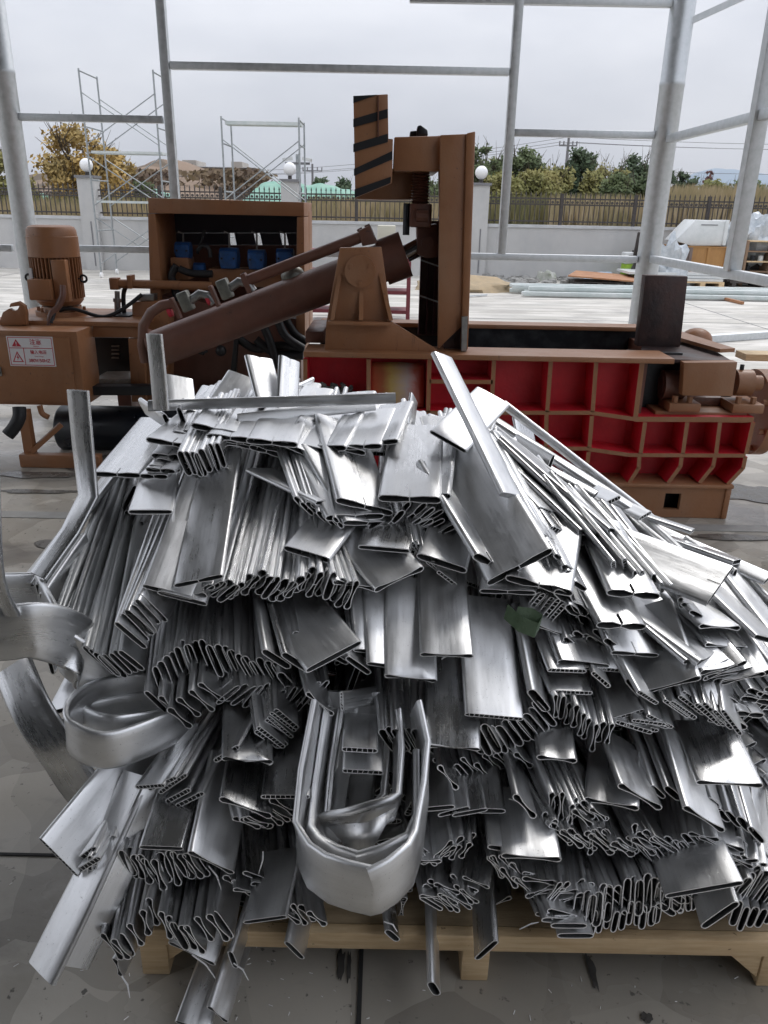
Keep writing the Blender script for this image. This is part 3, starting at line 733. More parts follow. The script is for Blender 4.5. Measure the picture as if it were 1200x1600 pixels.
# chamber: back, ends, inner steel
def wall_box(name, x0, x1, y0, y1, z0, z1, m_, bev=.004, **k):
    return MB().box(min(x0, x1), max(x0, x1), y0, y1, z0, z1).build(name, m_, press, bevel=bev, **k)
xin0 = P(560, 553)[0]; xin1 = atY(1003, 520, 5.0).x
wall_box('web_plate', xl, P(1003, 600)[0], 4.22, 4.26, .12, ztop - .03, RED, 0)
zlow = P(1010, 657)[1]
wall_box('web_plate', P(1003, 600)[0] + .002, P(1168, 690)[0], 4.22, 4.26, .12, zlow - .03, RED, 0)
wall_box('liner', xl, xin1, 4.262, 4.30, .12, ztop - .01, DKSTEEL, 0)
wall_box('back_wall', xl, xin1, BK, BK + .05, .12, ztop - .0, DKSTEEL, 0)
wall_box('back_flange', xl, xin1, BK - .02, BK + .14, ztop + .001, ztop + .028, BROWN)
wall_box('chamber_floor', xl, xin1, 4.30, BK, .3, .34, DKSTEEL, 0)
# top flange
wall_box('top_flange', P(475, 553)[0], P(1052, 558)[0], F - .03, 4.27, ztop - .028, ztop, BROWN)
# base
base_t = P(1138, 757)[1]
bx0, bx1 = P(477, 780)[0], P(1131, 780)[0]
hx0, hx1 = P(1038, 783)[0], P(1063, 783)[0]; hz0, hz1 = P(1050, 796)[1], P(1050, 771)[1]
m = MB()
m.box(bx0, hx0, F + .0, F + .03, .006, base_t - .02); m.box(hx1, bx1, F, F + .03, .006, base_t - .02)
m.box(hx0, hx1, F, F + .03, .006, hz0); m.box(hx0, hx1, F, F + .03, hz1, base_t - .02)
m.build('base_skirt', BROWN, press)
MB().box(bx1, bx1 + .03, F - .01, 5.0, .006, base_t - .02).build('base_end', BROWN, press, bevel=.003)
MB().box(bx0, bx1 + .035, F - .02, 4.24, base_t - .02, base_t).build('base_flange', BROWN, press, bevel=.003)
MB().box(hx0 - .1, hx1 + .1, F + .12, F + .14, .006, base_t - .05).build('inner_plate', DKSTEEL, press)
# ribs (red sheet with brown front edge)
def rib(a, b, t=.022, y1=4.219, nm='rib'):
    MB().bar(P(*a), P(*b), t, F, y1, 0, 1).build(nm, [RED, BROWN], press)
tz = P(700, 560)
for x_, x2 in ((477, 477), (576, 576), (671, 669), (772, 768), (861, 855), (932, 926)):
    rib((x_, 561), (x2, 644))
rib((1004, 563), (993, 652), .026)
rib((671, 596), (770, 597))
m1 = [(477, 643), (926, 645)]
rib((470, 645), (924, 645)); rib((924, 645), (992, 655), y1=4.219); rib((992, 655), (1178, 656), .028, 4.6)
rib((470, 700), (920, 701)); rib((920, 702), (984, 711)); rib((984, 711), (1165, 712))
for a, b in (((576, 648), (576, 698)), ((669, 648), (668, 698)), ((768, 648), (766, 698)), ((854, 648), (853, 699)), ((925, 650), (921, 700)), ((1008, 660), (1001, 709)), ((1074, 660), (1067, 709)), ((1125, 660), (1119, 709)), ((1177, 660), (1166, 709))):
    rib(a, b)
for a, b in (((576, 704), (576, 752)), ((668, 704), (668, 752)), ((766, 704), (766, 752)), ((851, 704), (849, 754)), ((920, 706), (914, 752)), ((999, 714), (998, 732)), ((998, 731), (983, 755)), ((1065, 715), (1063, 730)), ((1063, 729), (1044, 755)), ((1117, 715), (1114, 730)), ((1114, 729), (1093, 755)), ((1165, 714), (1161, 733)), ((1161, 732), (1137, 757))):
    rib(a, b)
MB().tube([atY(994, 584, 4.219), atY(994, 584, 4.2)], .02, 12).build('plug', STEEL, press, smooth=50)
# end box on the right
y0e = 4.02
ex = poly([(1070, 567), (1154, 566), (1146, 620), (1067, 619)])
zt = P(1100, 566)[1]
MB().prism(ex, 4.06, 4.12).build('end_block', BROWN, press, bevel=.004)
MB().prism([(0, 0), (1, 0), (1, 1)], 0, 1) and MB().add([(P(1050, 560)[0], 4.121, zt), (P(1152, 566)[0], 4.121, zt), (P(1152, 566)[0] + .1, BK, zt), (xin1 + .003, BK, zt), (P(1050, 560)[0], 4.121, zt - .02), (P(1152, 566)[0], 4.121, zt - .02), (P(1152, 566)[0] + .1, BK, zt - .02), (xin1 + .003, BK, zt - .02), (atY(1003, 545, 4.3).x, 4.3, zt), (atY(1003, 545, 4.3).x, 4.3, zt - .02)], [(0, 1, 2, 3, 8), (9, 7, 6, 5, 4), (0, 4, 5, 1), (1, 5, 6, 2), (2, 6, 7, 3), (3, 7, 9, 8), (8, 9, 4, 0)]).build('end_deck', RAWST, press, bevel=.003)
MB().box(P(1003, 600)[0] + .003, P(1006, 600)[0] + .03, 4.121, 4.26, zlow, zt - .021).build('end_wall', BROWN2, press)
MB().box(P(1003, 600)[0] + .04, P(1060, 600)[0], 4.5, 4.53, zlow, zt - .021).build('inner_plate', BLACK, press)
MB().box(P(1060, 600)[0] + .002, P(1150, 600)[0], 4.62, BK, zlow - .2, zt - .021).build('rear_block', BROWN2, press)
MB().box(P(993, 650)[0], P(1178, 656)[0], F + .03, 4.6, zlow - .012, zlow + .012).build('ledge_plate', BROWN, press, bevel=.004)
MB().box(P(1030, 640)[0], P(1176, 640)[0], 4.1, 4.36, zlow + .013, zlow + .04).build('bearing_plate', BROWN, press, bevel=.004)
cz = P(1060, 600)[1] + .03
for px_, wd in ((1062, 26), (1160, 22)):
    x = P(px_, 640, 4.15)[0]
    MB().box(x - .085, x + .085, 4.08, 4.36, zlow + .041, zlow + .09).build('bearing_foot', BROWN, press, bevel=.006)
    for s in (-.05, .03):
        MB().tube([(x + s, 4.11, zlow + .09), (x + s, 4.11, zlow + .125)], .017, 6).build('bolt', BROWN, press)
sz_ = atY(1110, 597, 4.22).z
MB().tube([(P(1033, 600, 4.22)[0], 4.22, sz_ - .02), (P(1066, 600, 4.22)[0], 4.22, sz_ - .02)], .08, 24).build('bearing_housing', BROWN2, press, smooth=40)
MB().tube([(P(1036, 600, 4.22)[0] - .015, 4.22, sz_ - .02), (P(1036, 600, 4.22)[0] + .01, 4.22, sz_ - .02)], .05, 20).build('bearing_cap', BROWN2, press, smooth=40)
xa, xb, xc = (P(q, 600, 4.22)[0] for q in (1146, 1172, 1188))
MB().tube([(xa, 4.22, sz_), (xb, 4.22, sz_)], .072, 28).build('shaft_collar', BROWN, press, smooth=40)
MB().tube([(xb, 4.22, sz_), (xc, 4.22, sz_)], .042, 20).build('shaft', BROWN, press, smooth=40)
MB().tube([(xa + .03, 4.22, sz_ + .07), (xa + .03, 4.22, sz_ + .1)], .012, 8).build('grease_nipple', DKSTEEL, press)
MB().box(P(1067, 626, 4.3)[0], P(1140, 626, 4.3)[0], 4.25, 4.4, zlow + .04, zlow + .09).build('guide_bar', BROWN2, press, bevel=.01)
# big flange ring at far right
fc = atY(1190, 645, 4.35)
m = MB().tube([(fc.x - .02, fc.y + .1, fc.z - .02), (fc.x + .05, fc.y + .1, fc.z - .02)], .25, 40)
m.build('end_flange', BROWN, press, smooth=40)
MB().tube([(fc.x + .051, fc.y + .1, fc.z - .02), (fc.x + .75, fc.y + .1, fc.z - .02)], .185, 36).build('main_cylinder', BROWN, press, smooth=40)
for k in range(8):
    an = k * math.pi / 4 + .3
    c = Vector((fc.x - .021, fc.y + .1 + .215 * math.cos(an), fc.z - .02 + .215 * math.sin(an)))
    MB().tube([c, c - Vector((.03, 0, 0))], .018, 6).build('bolt', BROWN, press)
# dark upright plate, dome, slanted plate
MB().prism(poly([(1009, 430), (1075, 432), (1063, 541), (996, 541)], 4.55), 4.55, 4.62).build('upright_plate', RAWST, press, bevel=.003)
dc = atY(1086, 540, 4.95)
MB().ball((dc.x, dc.y, zt - .02), .1, 24, 12, (1.0, .8, .75)).build('dome_cover', BROWN, press, smooth=180)
a = P(1064, 541, 4.9); b = P(1178, 565, 4.4)
mb = MB(); z1 = zt + .004
v = [(atZ(1068, 538, z1 + .03).x, 4.95, z1 + .012), (atZ(1105, 536, z1 + .03).x, 4.98, z1 + .012), (atZ(1178, 563, z1 + .01).x, 4.30, z1 + .012), (atZ(1145, 564, z1).x, 4.26, z1 + .012)]
mb.add(v + [(x, y, z + .02) for x, y, z in v], [(0, 1, 2, 3), (7, 6, 5, 4), (0, 4, 5, 1), (1, 5, 6, 2), (2, 6, 7, 3), (3, 7, 4, 0)])
mb.build('cover_plate', BROWN, press)
a = atY(1185, 557, 4.8)
MB().box(a.x - .1, a.x + .13, 4.75, 4.9, a.z - .02, a.z + .02).build('wood_block', WOOD, press)
# ---- lid
MB().prism(poly([(688, 211), (732, 209), (723, 508), (684, 546)], 4.15), 4.15, 4.19).build('lid_side_plate', BROWN, press, bevel=.004)
MB().prism(poly([(729, 208), (743, 205), (731, 547), (721, 547)], 4.13), 4.13, 4.95).build('lid_face_plate', BROWN, press, bevel=.006)
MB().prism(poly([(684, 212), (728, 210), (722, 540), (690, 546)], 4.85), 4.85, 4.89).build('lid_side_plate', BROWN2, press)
MB().prism(poly([(690, 505), (722, 508), (722, 548), (694, 547)], 4.20), 4.20, 4.23).build('lid_wear_plate', RAWST, press)
MB().prism(poly([(722, 495), (731, 495), (729, 549), (721, 549)], 4.10), 4.10, 4.128).build('lid_edge_bar', STEEL, press)
for zz in (250, 340, 430, 500):
    MB().prism(poly([(695, zz), (727, zz), (727, zz + 5), (695, zz + 5)], 4.2), 4.2, 4.84).build('lid_stiffener', BROWN2, press)
# ribbed inner grid of the lid
gx0, gx1 = P(656, 470, 4.62)[0], P(690, 470, 4.62)[0]; gz0, gz1 = ztop, P(670, 345, 4.62)[1]
MB().box(gx0 + .0, gx1, 4.66, 4.7, gz0, gz1).build('grid_plate', BROWN2, press)
MAR = mat('maroon', (.09, .022, .025), .5)
for k in range(4):
    x = gx0 + (gx1 - gx0) * k / 3
    MB().box(x - .004, x + .004, 4.6, 4.659, gz0 + .01, gz1).build('grid_rib', MAR if k else MAR, press)
for q in (412, 467):
    z = P(670, q, 4.62)[1]; MB().bar((gx0, z + .02), (gx1, z - .02), .008, 4.585, 4.598).build('grid_rib', GALV, press)
# ---- upper arm and striped plate
MB().prism(poly([(616, 214), (690, 212), (686, 268), (614, 267)], 4.2), 4.2, 4.75).build('lid_arm', BROWN, press, bevel=.006)
MB().prism(poly([(556, 262), (652, 264), (650, 312), (600, 312), (555, 311)], 4.45), 4.45, 4.9).build('counter_arm', BROWN, press, bevel=.006)
SP = 4.16
MB().prism(poly([(552, 150), (606, 147), (607, 219), (614, 217), (613, 270), (612, 286), (555, 309)], SP), SP, SP + .03).build('striped_plate', BROWN, press, bevel=.003)
MB().prism(poly([(553, 150), (604, 148), (606, 217), (612, 217), (610, 280), (556, 307)], SP + .031), SP + .031, SP + .6).build('plate_box', BROWN2, press)
MB().prism(poly([(590, 149), (592, 149), (592, 214), (590, 214)], SP - .01), SP - .012, SP - .001).build('plate_seam', BROWN2, press)
for st in (((552, 150), (590, 148), (552, 161)), ((552, 186), (606, 170), (606, 184), (552, 199)), ((552, 225), (606, 209), (606, 222), (552, 238)), ((553, 264), (613, 236), (613, 249), (553, 275)), ((554, 296), (611, 276), (610, 286), (554, 309))):
    MB().prism(poly(st, SP - .002), SP - .005, SP - .001).build('stripe', BLACK, press)
# knobs on top
a = P(660, 213, 4.4)
MB().prism(poly([(651, 212), (652, 197), (657, 195), (668, 203), (669, 212)], 4.4), 4.4, 4.5).build('knob', DKSTEEL, press, bevel=.006)
MB().prism(poly([(640, 213), (641, 205), (651, 204), (651, 213)], 4.45), 4.45, 4.53).build('knob', DKSTEEL, press, bevel=.004)
# screw + valve under the arm
sx = P(657, 300, 4.35)[0]
za, zb = P(657, 268, 4.35)[1], P(657, 318, 4.35)[1]
pts = []; rs = []
for k in range(23):
    pts.append((sx, 4.35, za + (zb - za) * k / 22)); rs.append(.05 if k % 2 else .038)
MB().tube(pts, rs, 16).build('spring_screw', BROWN2, press, smooth=60)
z2 = P(657, 355, 4.35)[1]
MB().box(sx - .055, sx + .06, 4.28, 4.42, z2, zb).build('valve_block', BROWN2, press, bevel=.01)
MB().tube([(sx - .07, 4.33, zb + .0), (sx - .07, 4.33, z2 - .04)], .018, 10).build('bolt_rod', DKSTEEL, press)
MB().tube([(sx - .02, 4.27, (zb + z2) / 2), (sx + .04, 4.27, (zb + z2) / 2)], .03, 10).build('valve_cap', BROWN2, press)
# ---- main tilting cylinder
CYY = 4.5
def c3(px, py, Y=CYY): return atY(px, py, Y)
ca, cb_, cc, cd_, ce = c3(246, 545), c3(597, 411), c3(634, 397), c3(636, 396), c3(664, 381)
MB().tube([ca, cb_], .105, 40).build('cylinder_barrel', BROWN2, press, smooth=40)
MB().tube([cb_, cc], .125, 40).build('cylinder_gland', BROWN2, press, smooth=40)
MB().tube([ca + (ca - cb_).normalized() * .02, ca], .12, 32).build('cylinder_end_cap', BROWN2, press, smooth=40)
MB().tube([cc, ce], .048, 24).build('piston_rod', mat('chrome_rod', (.3, .28, .27), .15, metal=.9), press, smooth=40)
MB().prism(poly([(651, 352), (684, 350), (684, 402), (668, 404), (652, 398)], 4.42), 4.42, 4.58).build('rod_clevis', BROWN2, press, bevel=.008)
cv = c3(668, 380, 4.41)
MB().tube([cv, cv + Vector((0, -.02, 0))], .035, 16).build('pin', BROWN2, press, smooth=40)
# return pipe
pa, pb = c3(448, 428, 4.42), c3(567, 369, 4.42)
MB().tube([c3(380, 441, 4.42), pb], .03, 16).build('oil_pipe', BROWN2, press, smooth=40)
MB().prism(poly([(560, 360), (578, 352), (590, 380), (566, 385)], 4.38), 4.38, 4.5).build('port_block', BROWN2, press, bevel=.006)
MB().tube([c3(575, 356, 4.44), c3(573, 351, 4.44)], .015, 8).build('bolt', BROWN2, press)
MB().tube([c3(563, 361, 4.44), c3(561, 357, 4.44)], .015, 8).build('bolt', BROWN2, press)
pts = [c3(227, 565, 4.46), c3(222, 540, 4.44), c3(224, 508, 4.44), c3(236, 488, 4.43), c3(254, 477, 4.42), c3(272, 474, 4.42)]
MB().tube(pts, .028, 14).build('oil_pipe', BROWN2, press, smooth=60)
CAST = mat('cast_fitting', (.17, .17, .15), .45, metal=.7, c2=(.25, .25, .22), scale=25)
for x, y in ((291, 472), (352, 453)):
    q = c3(x, y, 4.42)
    d = (cb_ - ca).normalized(); n_ = Vector((-d.z, 0, d.x))
    MB().beam(q - n_ * .05, q + n_ * .06, .07, .065, up=d).build('pipe_clamp', CAST, press, bevel=.01)
    MB().beam(q - n_ * .07 - d * .07, q + n_ * .05 - d * .07, .05, .02, up=d).build('clamp_flange', BROWN2, press, bevel=.004)
    MB().tube([q + d * .03 + n_ * .0, q + d * .09 + n_ * .015, q + d * .13 - n_ * .01, q + d * .145 - n_ * .06], .024, 12).build('elbow_pipe', STEEL, press, smooth=60)
    MB().tube([q - d * .10 - n_ * .02, q - d * .12 - n_ * .02], .026, 12).build('red_seal', SIGNR, press, smooth=60)
q = c3(385, 441, 4.42); MB().beam(q - n_ * .06, q + n_ * .05, .06, .03, up=d).build('pipe_flange', BROWN2, press, bevel=.004)
q = c3(458, 432, 4.52); MB().ball(q, .07, 14, 8, (1, .8, .9)).build('relief_valve', CAST, press, smooth=60)
# ---- trunnion brackets
bp = [(531, 387), (596, 386), (612, 503), (686, 549), (507, 549), (510, 503)]
MB().prism(poly(bp, 4.1), 4.1, 4.14).build('trunnion_bracket', BROWN, press, bevel=.004)
MB().prism(poly(bp, 4.82), 4.82, 4.86).build('trunnion_bracket', BROWN, press, bevel=.004)
zz = P(560, 503, 4.09)[1]
MB().box(P(512, 503, 4.06)[0], P(613, 503, 4.06)[0], 4.03, 4.099, zz - .01, zz + .008).build('bracket_shelf', BROWN, press, bevel=.003)
for a, b, wd in (((530, 430), (519, 500), .02), ((564, 455), (564, 500), .02), ((594, 428), (611, 500), .02)):
    pa = P(*a, 4.05); pb = P(*b, 4.05)
    mb = MB()
    mb.add([(pa[0] - wd / 2, 4.099, pa[1]), (pa[0] + wd / 2, 4.099, pa[1]), (pb[0] - wd / 2, 4.035, pb[1]), (pb[0] + wd / 2, 4.035, pb[1]), (pb[0] - wd / 2, 4.099, pb[1]), (pb[0] + wd / 2, 4.099, pb[1])],
           [(0, 2, 3, 1), (0, 4, 2), (1, 3, 5), (2, 4, 5, 3), (0, 1, 5, 4)])
    mb.build('gusset', BROWN, press)
q = atY(563, 424, 4.08)
MB().tube([(q.x, 4.10, q.z), (q.x, 4.072, q.z)], .079, 36).build('trunnion_cap', BROWN, press, smooth=40)
MB().tube([(q.x, 4.10, q.z), (q.x, 4.80, q.z)], .06, 24).build('trunnion_pin', BROWN2, press, smooth=40)
for an in (30, 150, 270):
    MB().tube([(q.x + .055 * math.cos(R(an)), 4.072, q.z + .055 * math.sin(R(an))), (q.x + .055 * math.cos(R(an)), 4.06, q.z + .055 * math.sin(R(an)))], .009, 6).build('bolt', BROWN, press)
MB().box(P(480, 530, 4.4)[0], P(508, 530, 4.4)[0], 4.3, 4.8, ztop, P(490, 514, 4.4)[1]).build('mount_block', BROWN2, press, bevel=.006)
# things lying in the compartments
shelf_z = P(610, 643)[1] + .013
a = P(578, 570, 4.12); b = P(661, 628, 4.12)
PSTM = bpy.data.materials.new('printed_bag'); PSTM.use_nodes = True
t = PSTM.node_tree; bs = t.nodes['Principled BSDF']; bs.inputs['Roughness'].default_value = .35
tcn = t.nodes.new('ShaderNodeTexCoord'); sx_ = t.nodes.new('ShaderNodeSeparateXYZ'); t.links.new(tcn.outputs['Generated'], sx_.inputs[0])
nn = t.nodes.new('ShaderNodeTexNoise'); nn.inputs['Scale'].default_value = 4; t.links.new(tcn.outputs['Generated'], nn.inputs['Vector'])
ad = t.nodes.new('ShaderNodeMath'); ad.operation = 'MULTIPLY_ADD'; ad.inputs[1].default_value = .25; t.links.new(nn.outputs[0], ad.inputs[0]); t.links.new(sx_.outputs[0], ad.inputs[2])
rp = t.nodes.new('ShaderNodeValToRGB'); t.links.new(ad.outputs[0], rp.inputs[0])
els = rp.color_ramp.elements
els[0].position = .1; els[0].color = (.42, .10, .05, 1); els[1].position = 1.1 if False else 1; els[1].color = (.42, .10, .06, 1)
for p_, c_ in ((.35, (.42, .16, .07)), (.5, (.52, .38, .12)), (.65, (.50, .36, .2)), (.8, (.42, .33, .3)), (.9, (.45, .25, .22))):
    e_ = els.new(p_); e_.color = (*c_, 1)
t.links.new(rp.outputs[0], bs.inputs['Base Color'])
mb = MB(); nx = 10
v = []; f = []
for j in range(9):
    for i in range(nx + 1):
        u = i / nx; vv = j / 8
        v.append((a[0] + (b[0] - a[0]) * u, 4.11 + .07 * vv - .03 * math.sin(math.pi * u) * math.sin(math.pi * vv) + .006 * noise.noise(Vector((u * 5, vv * 5, 0))), shelf_z + (a[1] - shelf_z) * vv))
for j in range(8):
    for i in range(nx):
        k = j * (nx + 1) + i; f.append((k, k + 1, k + nx + 2, k + nx + 1))
bo = MB().add(v, f).build('printed_bag', PSTM, smooth=60, label='orange and yellow printed bag leaning in a red compartment of the press', cat='bag')
sm = bo.modifiers.new('thickness', 'SOLIDIFY'); sm.thickness = .012; sm.offset = 1
# white print block on the bag
GLV = mat('grey_glove', (.22, .215, .2), .9, c2=(.1, .1, .1), scale=30, bump=.5, bscale=120)
GLVD = mat('dark_glove', (.045, .045, .045), .8, c2=(.1, .1, .095), scale=30)
for k, (gx, m_, lb) in enumerate(((505, GLV, 'grey cotton work glove lying left in the red compartment'), (533, GLVD, 'dark work glove lying right in the red compartment'))):
    c = atY(gx, 612, 4.12)
    mb = MB().ball((c.x, 4.14, shelf_z + .05), .06, 16, 10, (1.25, .9, .75), .5)
    for q in range(4):
        an = R(150 - q * 32 if k == 0 else 140 - q * 30)
        s0 = Vector((c.x + .05 * math.cos(an), 4.12, shelf_z + .06 + .02 * math.sin(an)))
        mb.tube([s0, s0 + Vector((.035 * math.cos(an), -.01, .03 * math.sin(an))), s0 + Vector((.06 * math.cos(an + .3), -.02, .045 * math.sin(an)))], [.015, .014, .009], 8)
    mb.build('work_glove', m_, smooth=70, label=lb, cat='glove')

# ================================================================ hydraulic power unit
pu = empty('hydraulic_power_unit', (P(200, 600, 5.35)[0], 5.55, 0), 'brown hydraulic power unit with upright motor and open valve cabinet', 'power unit')
CF = 5.57
def pp2(pts, Y, y1, name, m_, bevel=.004, par=None, **k):
    return MB().prism(poly(pts, Y), Y, y1).build(name, m_, par or pu, bevel=bevel, **k)
cab = pp2([(231, 309), (475, 316), (475, 338), (232, 333)], CF, CF + .55, 'valve_cabinet', BROWN)
def sub(pts, Y, y1, name, m_, bevel=.003): return pp2(pts, Y, y1, name, m_, bevel, cab)
sub([(231, 334), (242, 334), (252, 440), (240, 600), (238, 600)], CF, CF + .55, 'side_frame', BROWN)
sub([(464, 339), (475, 339), (477, 548), (462, 548)], CF, CF + .55, 'side_frame', BROWN)
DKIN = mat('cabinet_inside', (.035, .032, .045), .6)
# back panel with three lever slots
BY = CF + .5
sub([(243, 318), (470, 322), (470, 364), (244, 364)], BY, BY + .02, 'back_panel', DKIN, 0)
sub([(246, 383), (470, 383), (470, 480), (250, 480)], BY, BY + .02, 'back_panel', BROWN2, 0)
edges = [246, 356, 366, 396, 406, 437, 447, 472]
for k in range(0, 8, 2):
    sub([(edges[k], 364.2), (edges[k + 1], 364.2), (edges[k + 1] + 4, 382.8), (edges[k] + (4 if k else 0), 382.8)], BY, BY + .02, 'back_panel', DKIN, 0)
sub([(246, 361), (464, 361), (464, 380), (250, 380)], CF + .53, CF + .545, 'slot_rail', BLACK, 0) if False else None
# lower cabinet body
pp2([(240, 458), (300, 470), (470, 500), (470, 690), (240, 690)], 5.63, 5.95, 'tank_panel', BROWN2)  # darker brown here stands in for shade on the panel
pp2([(206, 472), (262, 470), (262, 628), (210, 628)], 5.45, 5.627, 'tank_front', BROWN)
pp2([(470, 320), (482, 330), (484, 530), (470, 545)], CF + .3, CF + .56, 'cabinet_side_door', BROWN)
# valves
def valve(px, py, r, slev=True, hh=26):
    q = atY(px, py, CF + .2)
    v_ = MB().tube([(q.x - r * .9, q.y, q.z), (q.x + r * .9, q.y, q.z)], [r, r], 18).build('valve_body', BLUE, pu, smooth=50)
    MB().box(q.x - r * .8, q.x + r * .8, q.y - r * 1.05, q.y + r * .5, q.z - r * 1.0, q.z + r * .7).build('valve_housing', BLUE, v_, bevel=.01)
    if slev:
        t_ = atY(px - 1, py - hh, CF + .2)
        MB().tube([(q.x, q.y, q.z + r * .6), (t_.x, q.y, t_.z), (t_.x - .035, q.y, t_.z + .012)], .007, 6).build('lever', STEEL, v_)
        for s in (-.6, .6):
            MB().tube([(q.x + s * r, q.y - r * 1.06, q.z), (q.x + s * r, q.y - r * 1.16, q.z)], .008, 6).build('bolt', DKSTEEL, v_)
valve(287, 391, .058); valve(359, 403, .07, hh=38); valve(402, 405, .066, hh=40); valve(446, 403, .066, hh=38); valve(312, 420, .042, False)
a = P(268, 402, CF + .15); b = P(297, 425, CF + .15)
MB().box(a[0], b[0], CF + .12, CF + .3, b[1] - .05, a[1]).build('manifold_block', BROWN, pu, bevel=.005)
a = P(325, 420, CF + .15); b = P(462, 450, CF + .15)
MB().box(a[0], b[0], CF + .16, CF + .4, b[1], a[1]).build('manifold_block', BROWN, pu, bevel=.005)
for k in range(4):
    q = atY(380 + k * 22, 430, CF + .1); MB().tube([q, q + Vector((0, .08, 0))], .018, 8).build('hose_fitting', DKSTEEL, pu)
def hose(pts, Y, r=.02, m_=RUBBER, par=None, name='hose'):
    p3 = [atY(x, y, (Y[i] if isinstance(Y, (list, tuple)) else Y)) for i, (x, y) in enumerate(pts)]
    out = []
    for i in range(len(p3) - 1):
        p0 = p3[max(i - 1, 0)]; p1 = p3[i]; p2 = p3[i + 1]; p3_ = p3[min(i + 2, len(p3) - 1)]
        for k in range(5):
            t = k / 5
            out.append(.5 * ((2 * p1) + (-p0 + p2) * t + (2 * p0 - 5 * p1 + 4 * p2 - p3_) * t * t + (-p0 + 3 * p1 - 3 * p2 + p3_) * t ** 3))
    out.append(p3[-1])
    return MB().tube(out, r, 10).build(name, m_, par or pu, smooth=60)
hose([(276, 415), (268, 430), (272, 445), (278, 470)], CF + .05, .028)
hose([(280, 420), (300, 427), (332, 428)], CF + .03, .025)
hose([(308, 392), (316, 384), (326, 388), (329, 402)], CF + .1, .014)
hose([(320, 360), (312, 384), (308, 396)], CF + .2, .01)
hose([(374, 530), (400, 545), (440, 540), (475, 548)], 5.51, .03)
hose([(410, 505), (424, 540), (432, 575)], 5.45, .03)
hose([(432, 495), (446, 525), (474, 545)], 5.47, .03)
hose([(445, 495), (460, 520), (480, 535)], 5.55, .028)
hose([(400, 530), (430, 552), (474, 556)], 5.49, .03)
pp2([(366, 525), (372, 525), (368, 590), (359, 590)], 5.45, 5.5, 'hose_bracket', BLACK)
MB().ball(atY(345, 548, 5.47), .04, 14, 8).build('hose_end', BLACK, pu, smooth=60)
hose([(319, 552), (316, 546), (313, 552)], 5.47, .03)
# pipe rack between motor and cabinet
a = atY(180, 443, 5.55); b = atY(330, 447, 5.55)
MB().tube([a, b], .03, 14).build('suction_pipe', BROWN, pu, smooth=50)
MB().box(a.x - .03, a.x + .03, 5.51, 5.59, a.z - .04, a.z + .04).build('pipe_elbow', BROWN, pu, bevel=.008)
q = atY(205, 440, 5.55); MB().box(q.x - .015, q.x + .015, 5.5, 5.6, q.z - .045, q.z + .045).build('pipe_flange', BROWN, pu, bevel=.004)
q0 = atY(183, 455, 5.55); q1 = atY(184, 492, 5.55)
MB().tube([q0, q0.lerp(q1, .3), q0.lerp(q1, .3), q0.lerp(q1, .45), q0.lerp(q1, .45), q1], [.018, .018, .03, .03, .022, .022], 12).build('gauge_stem', STEEL, pu, smooth=50)
hose([(198, 445), (193, 460), (194, 490)], 5.57, .016)
pp2([(164, 493), (203, 493), (203, 503), (162, 503)], 5.4, 5.6, 'mount_block', BLACK)
hose([(80, 500), (96, 484), (120, 484), (160, 495), (190, 484), (222, 460)], [5.35, 5.35, 5.35, 5.37, 5.4, 5.45], .013)
pp2([(214, 461), (240, 460), (240, 470), (214, 470)], 5.45, 5.55, 'filler_cap', STEEL)
# motor base platform
zb = P(100, 500, 5.2)[1]
x0 = P(-10, 500, 5.2)[0]; x1 = P(226, 500, 5.2)[0]
MB().box(x0, P(222, 500, 5.2)[0], 5.15, 5.85, zb - .03, zb).build('motor_base_plate', BROWN, pu, bevel=.004)
pp2([(145, 508), (225, 508), (225, 528), (145, 527)], 5.17, 5.21, 'tank_rim', BROWN)
pp2([(200, 529), (225, 529), (228, 628), (206, 628)], 5.17, 5.21, 'tank_post', BROWN)
pp2([(130, 500), (142, 505), (150, 620), (132, 620)], 5.18, 5.21, 'tank_post', BROWN)
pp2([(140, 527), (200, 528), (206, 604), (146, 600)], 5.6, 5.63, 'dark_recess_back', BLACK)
for k in range(4): pp2([(174, 540 + k * 6), (186, 540 + k * 6), (186, 542 + k * 6), (174, 542 + k * 6)], 5.57, 5.59, 'cooler_fin', STEEL, 0)
pp2([(-30, 604), (236, 604), (236, 618), (-30, 618)], 5.05, 5.15, 'skid_beam', BLACK)
pp2([(146, 592), (205, 592), (207, 603), (148, 603)], 5.18, 5.45, 'ledge', mat('dirty_ledge', (.2, .17, .14), .4, c2=(.3, .28, .25), scale=30))
# hook lug
pp2([(0, 500), (4, 488), (14, 482), (20, 486), (27, 484), (30, 478), (22, 479), (14, 480), (16, 474), (28, 471), (38, 478), (41, 490), (41, 508), (0, 508)], 5.1, 5.14, 'lifting_hook', BROWN)
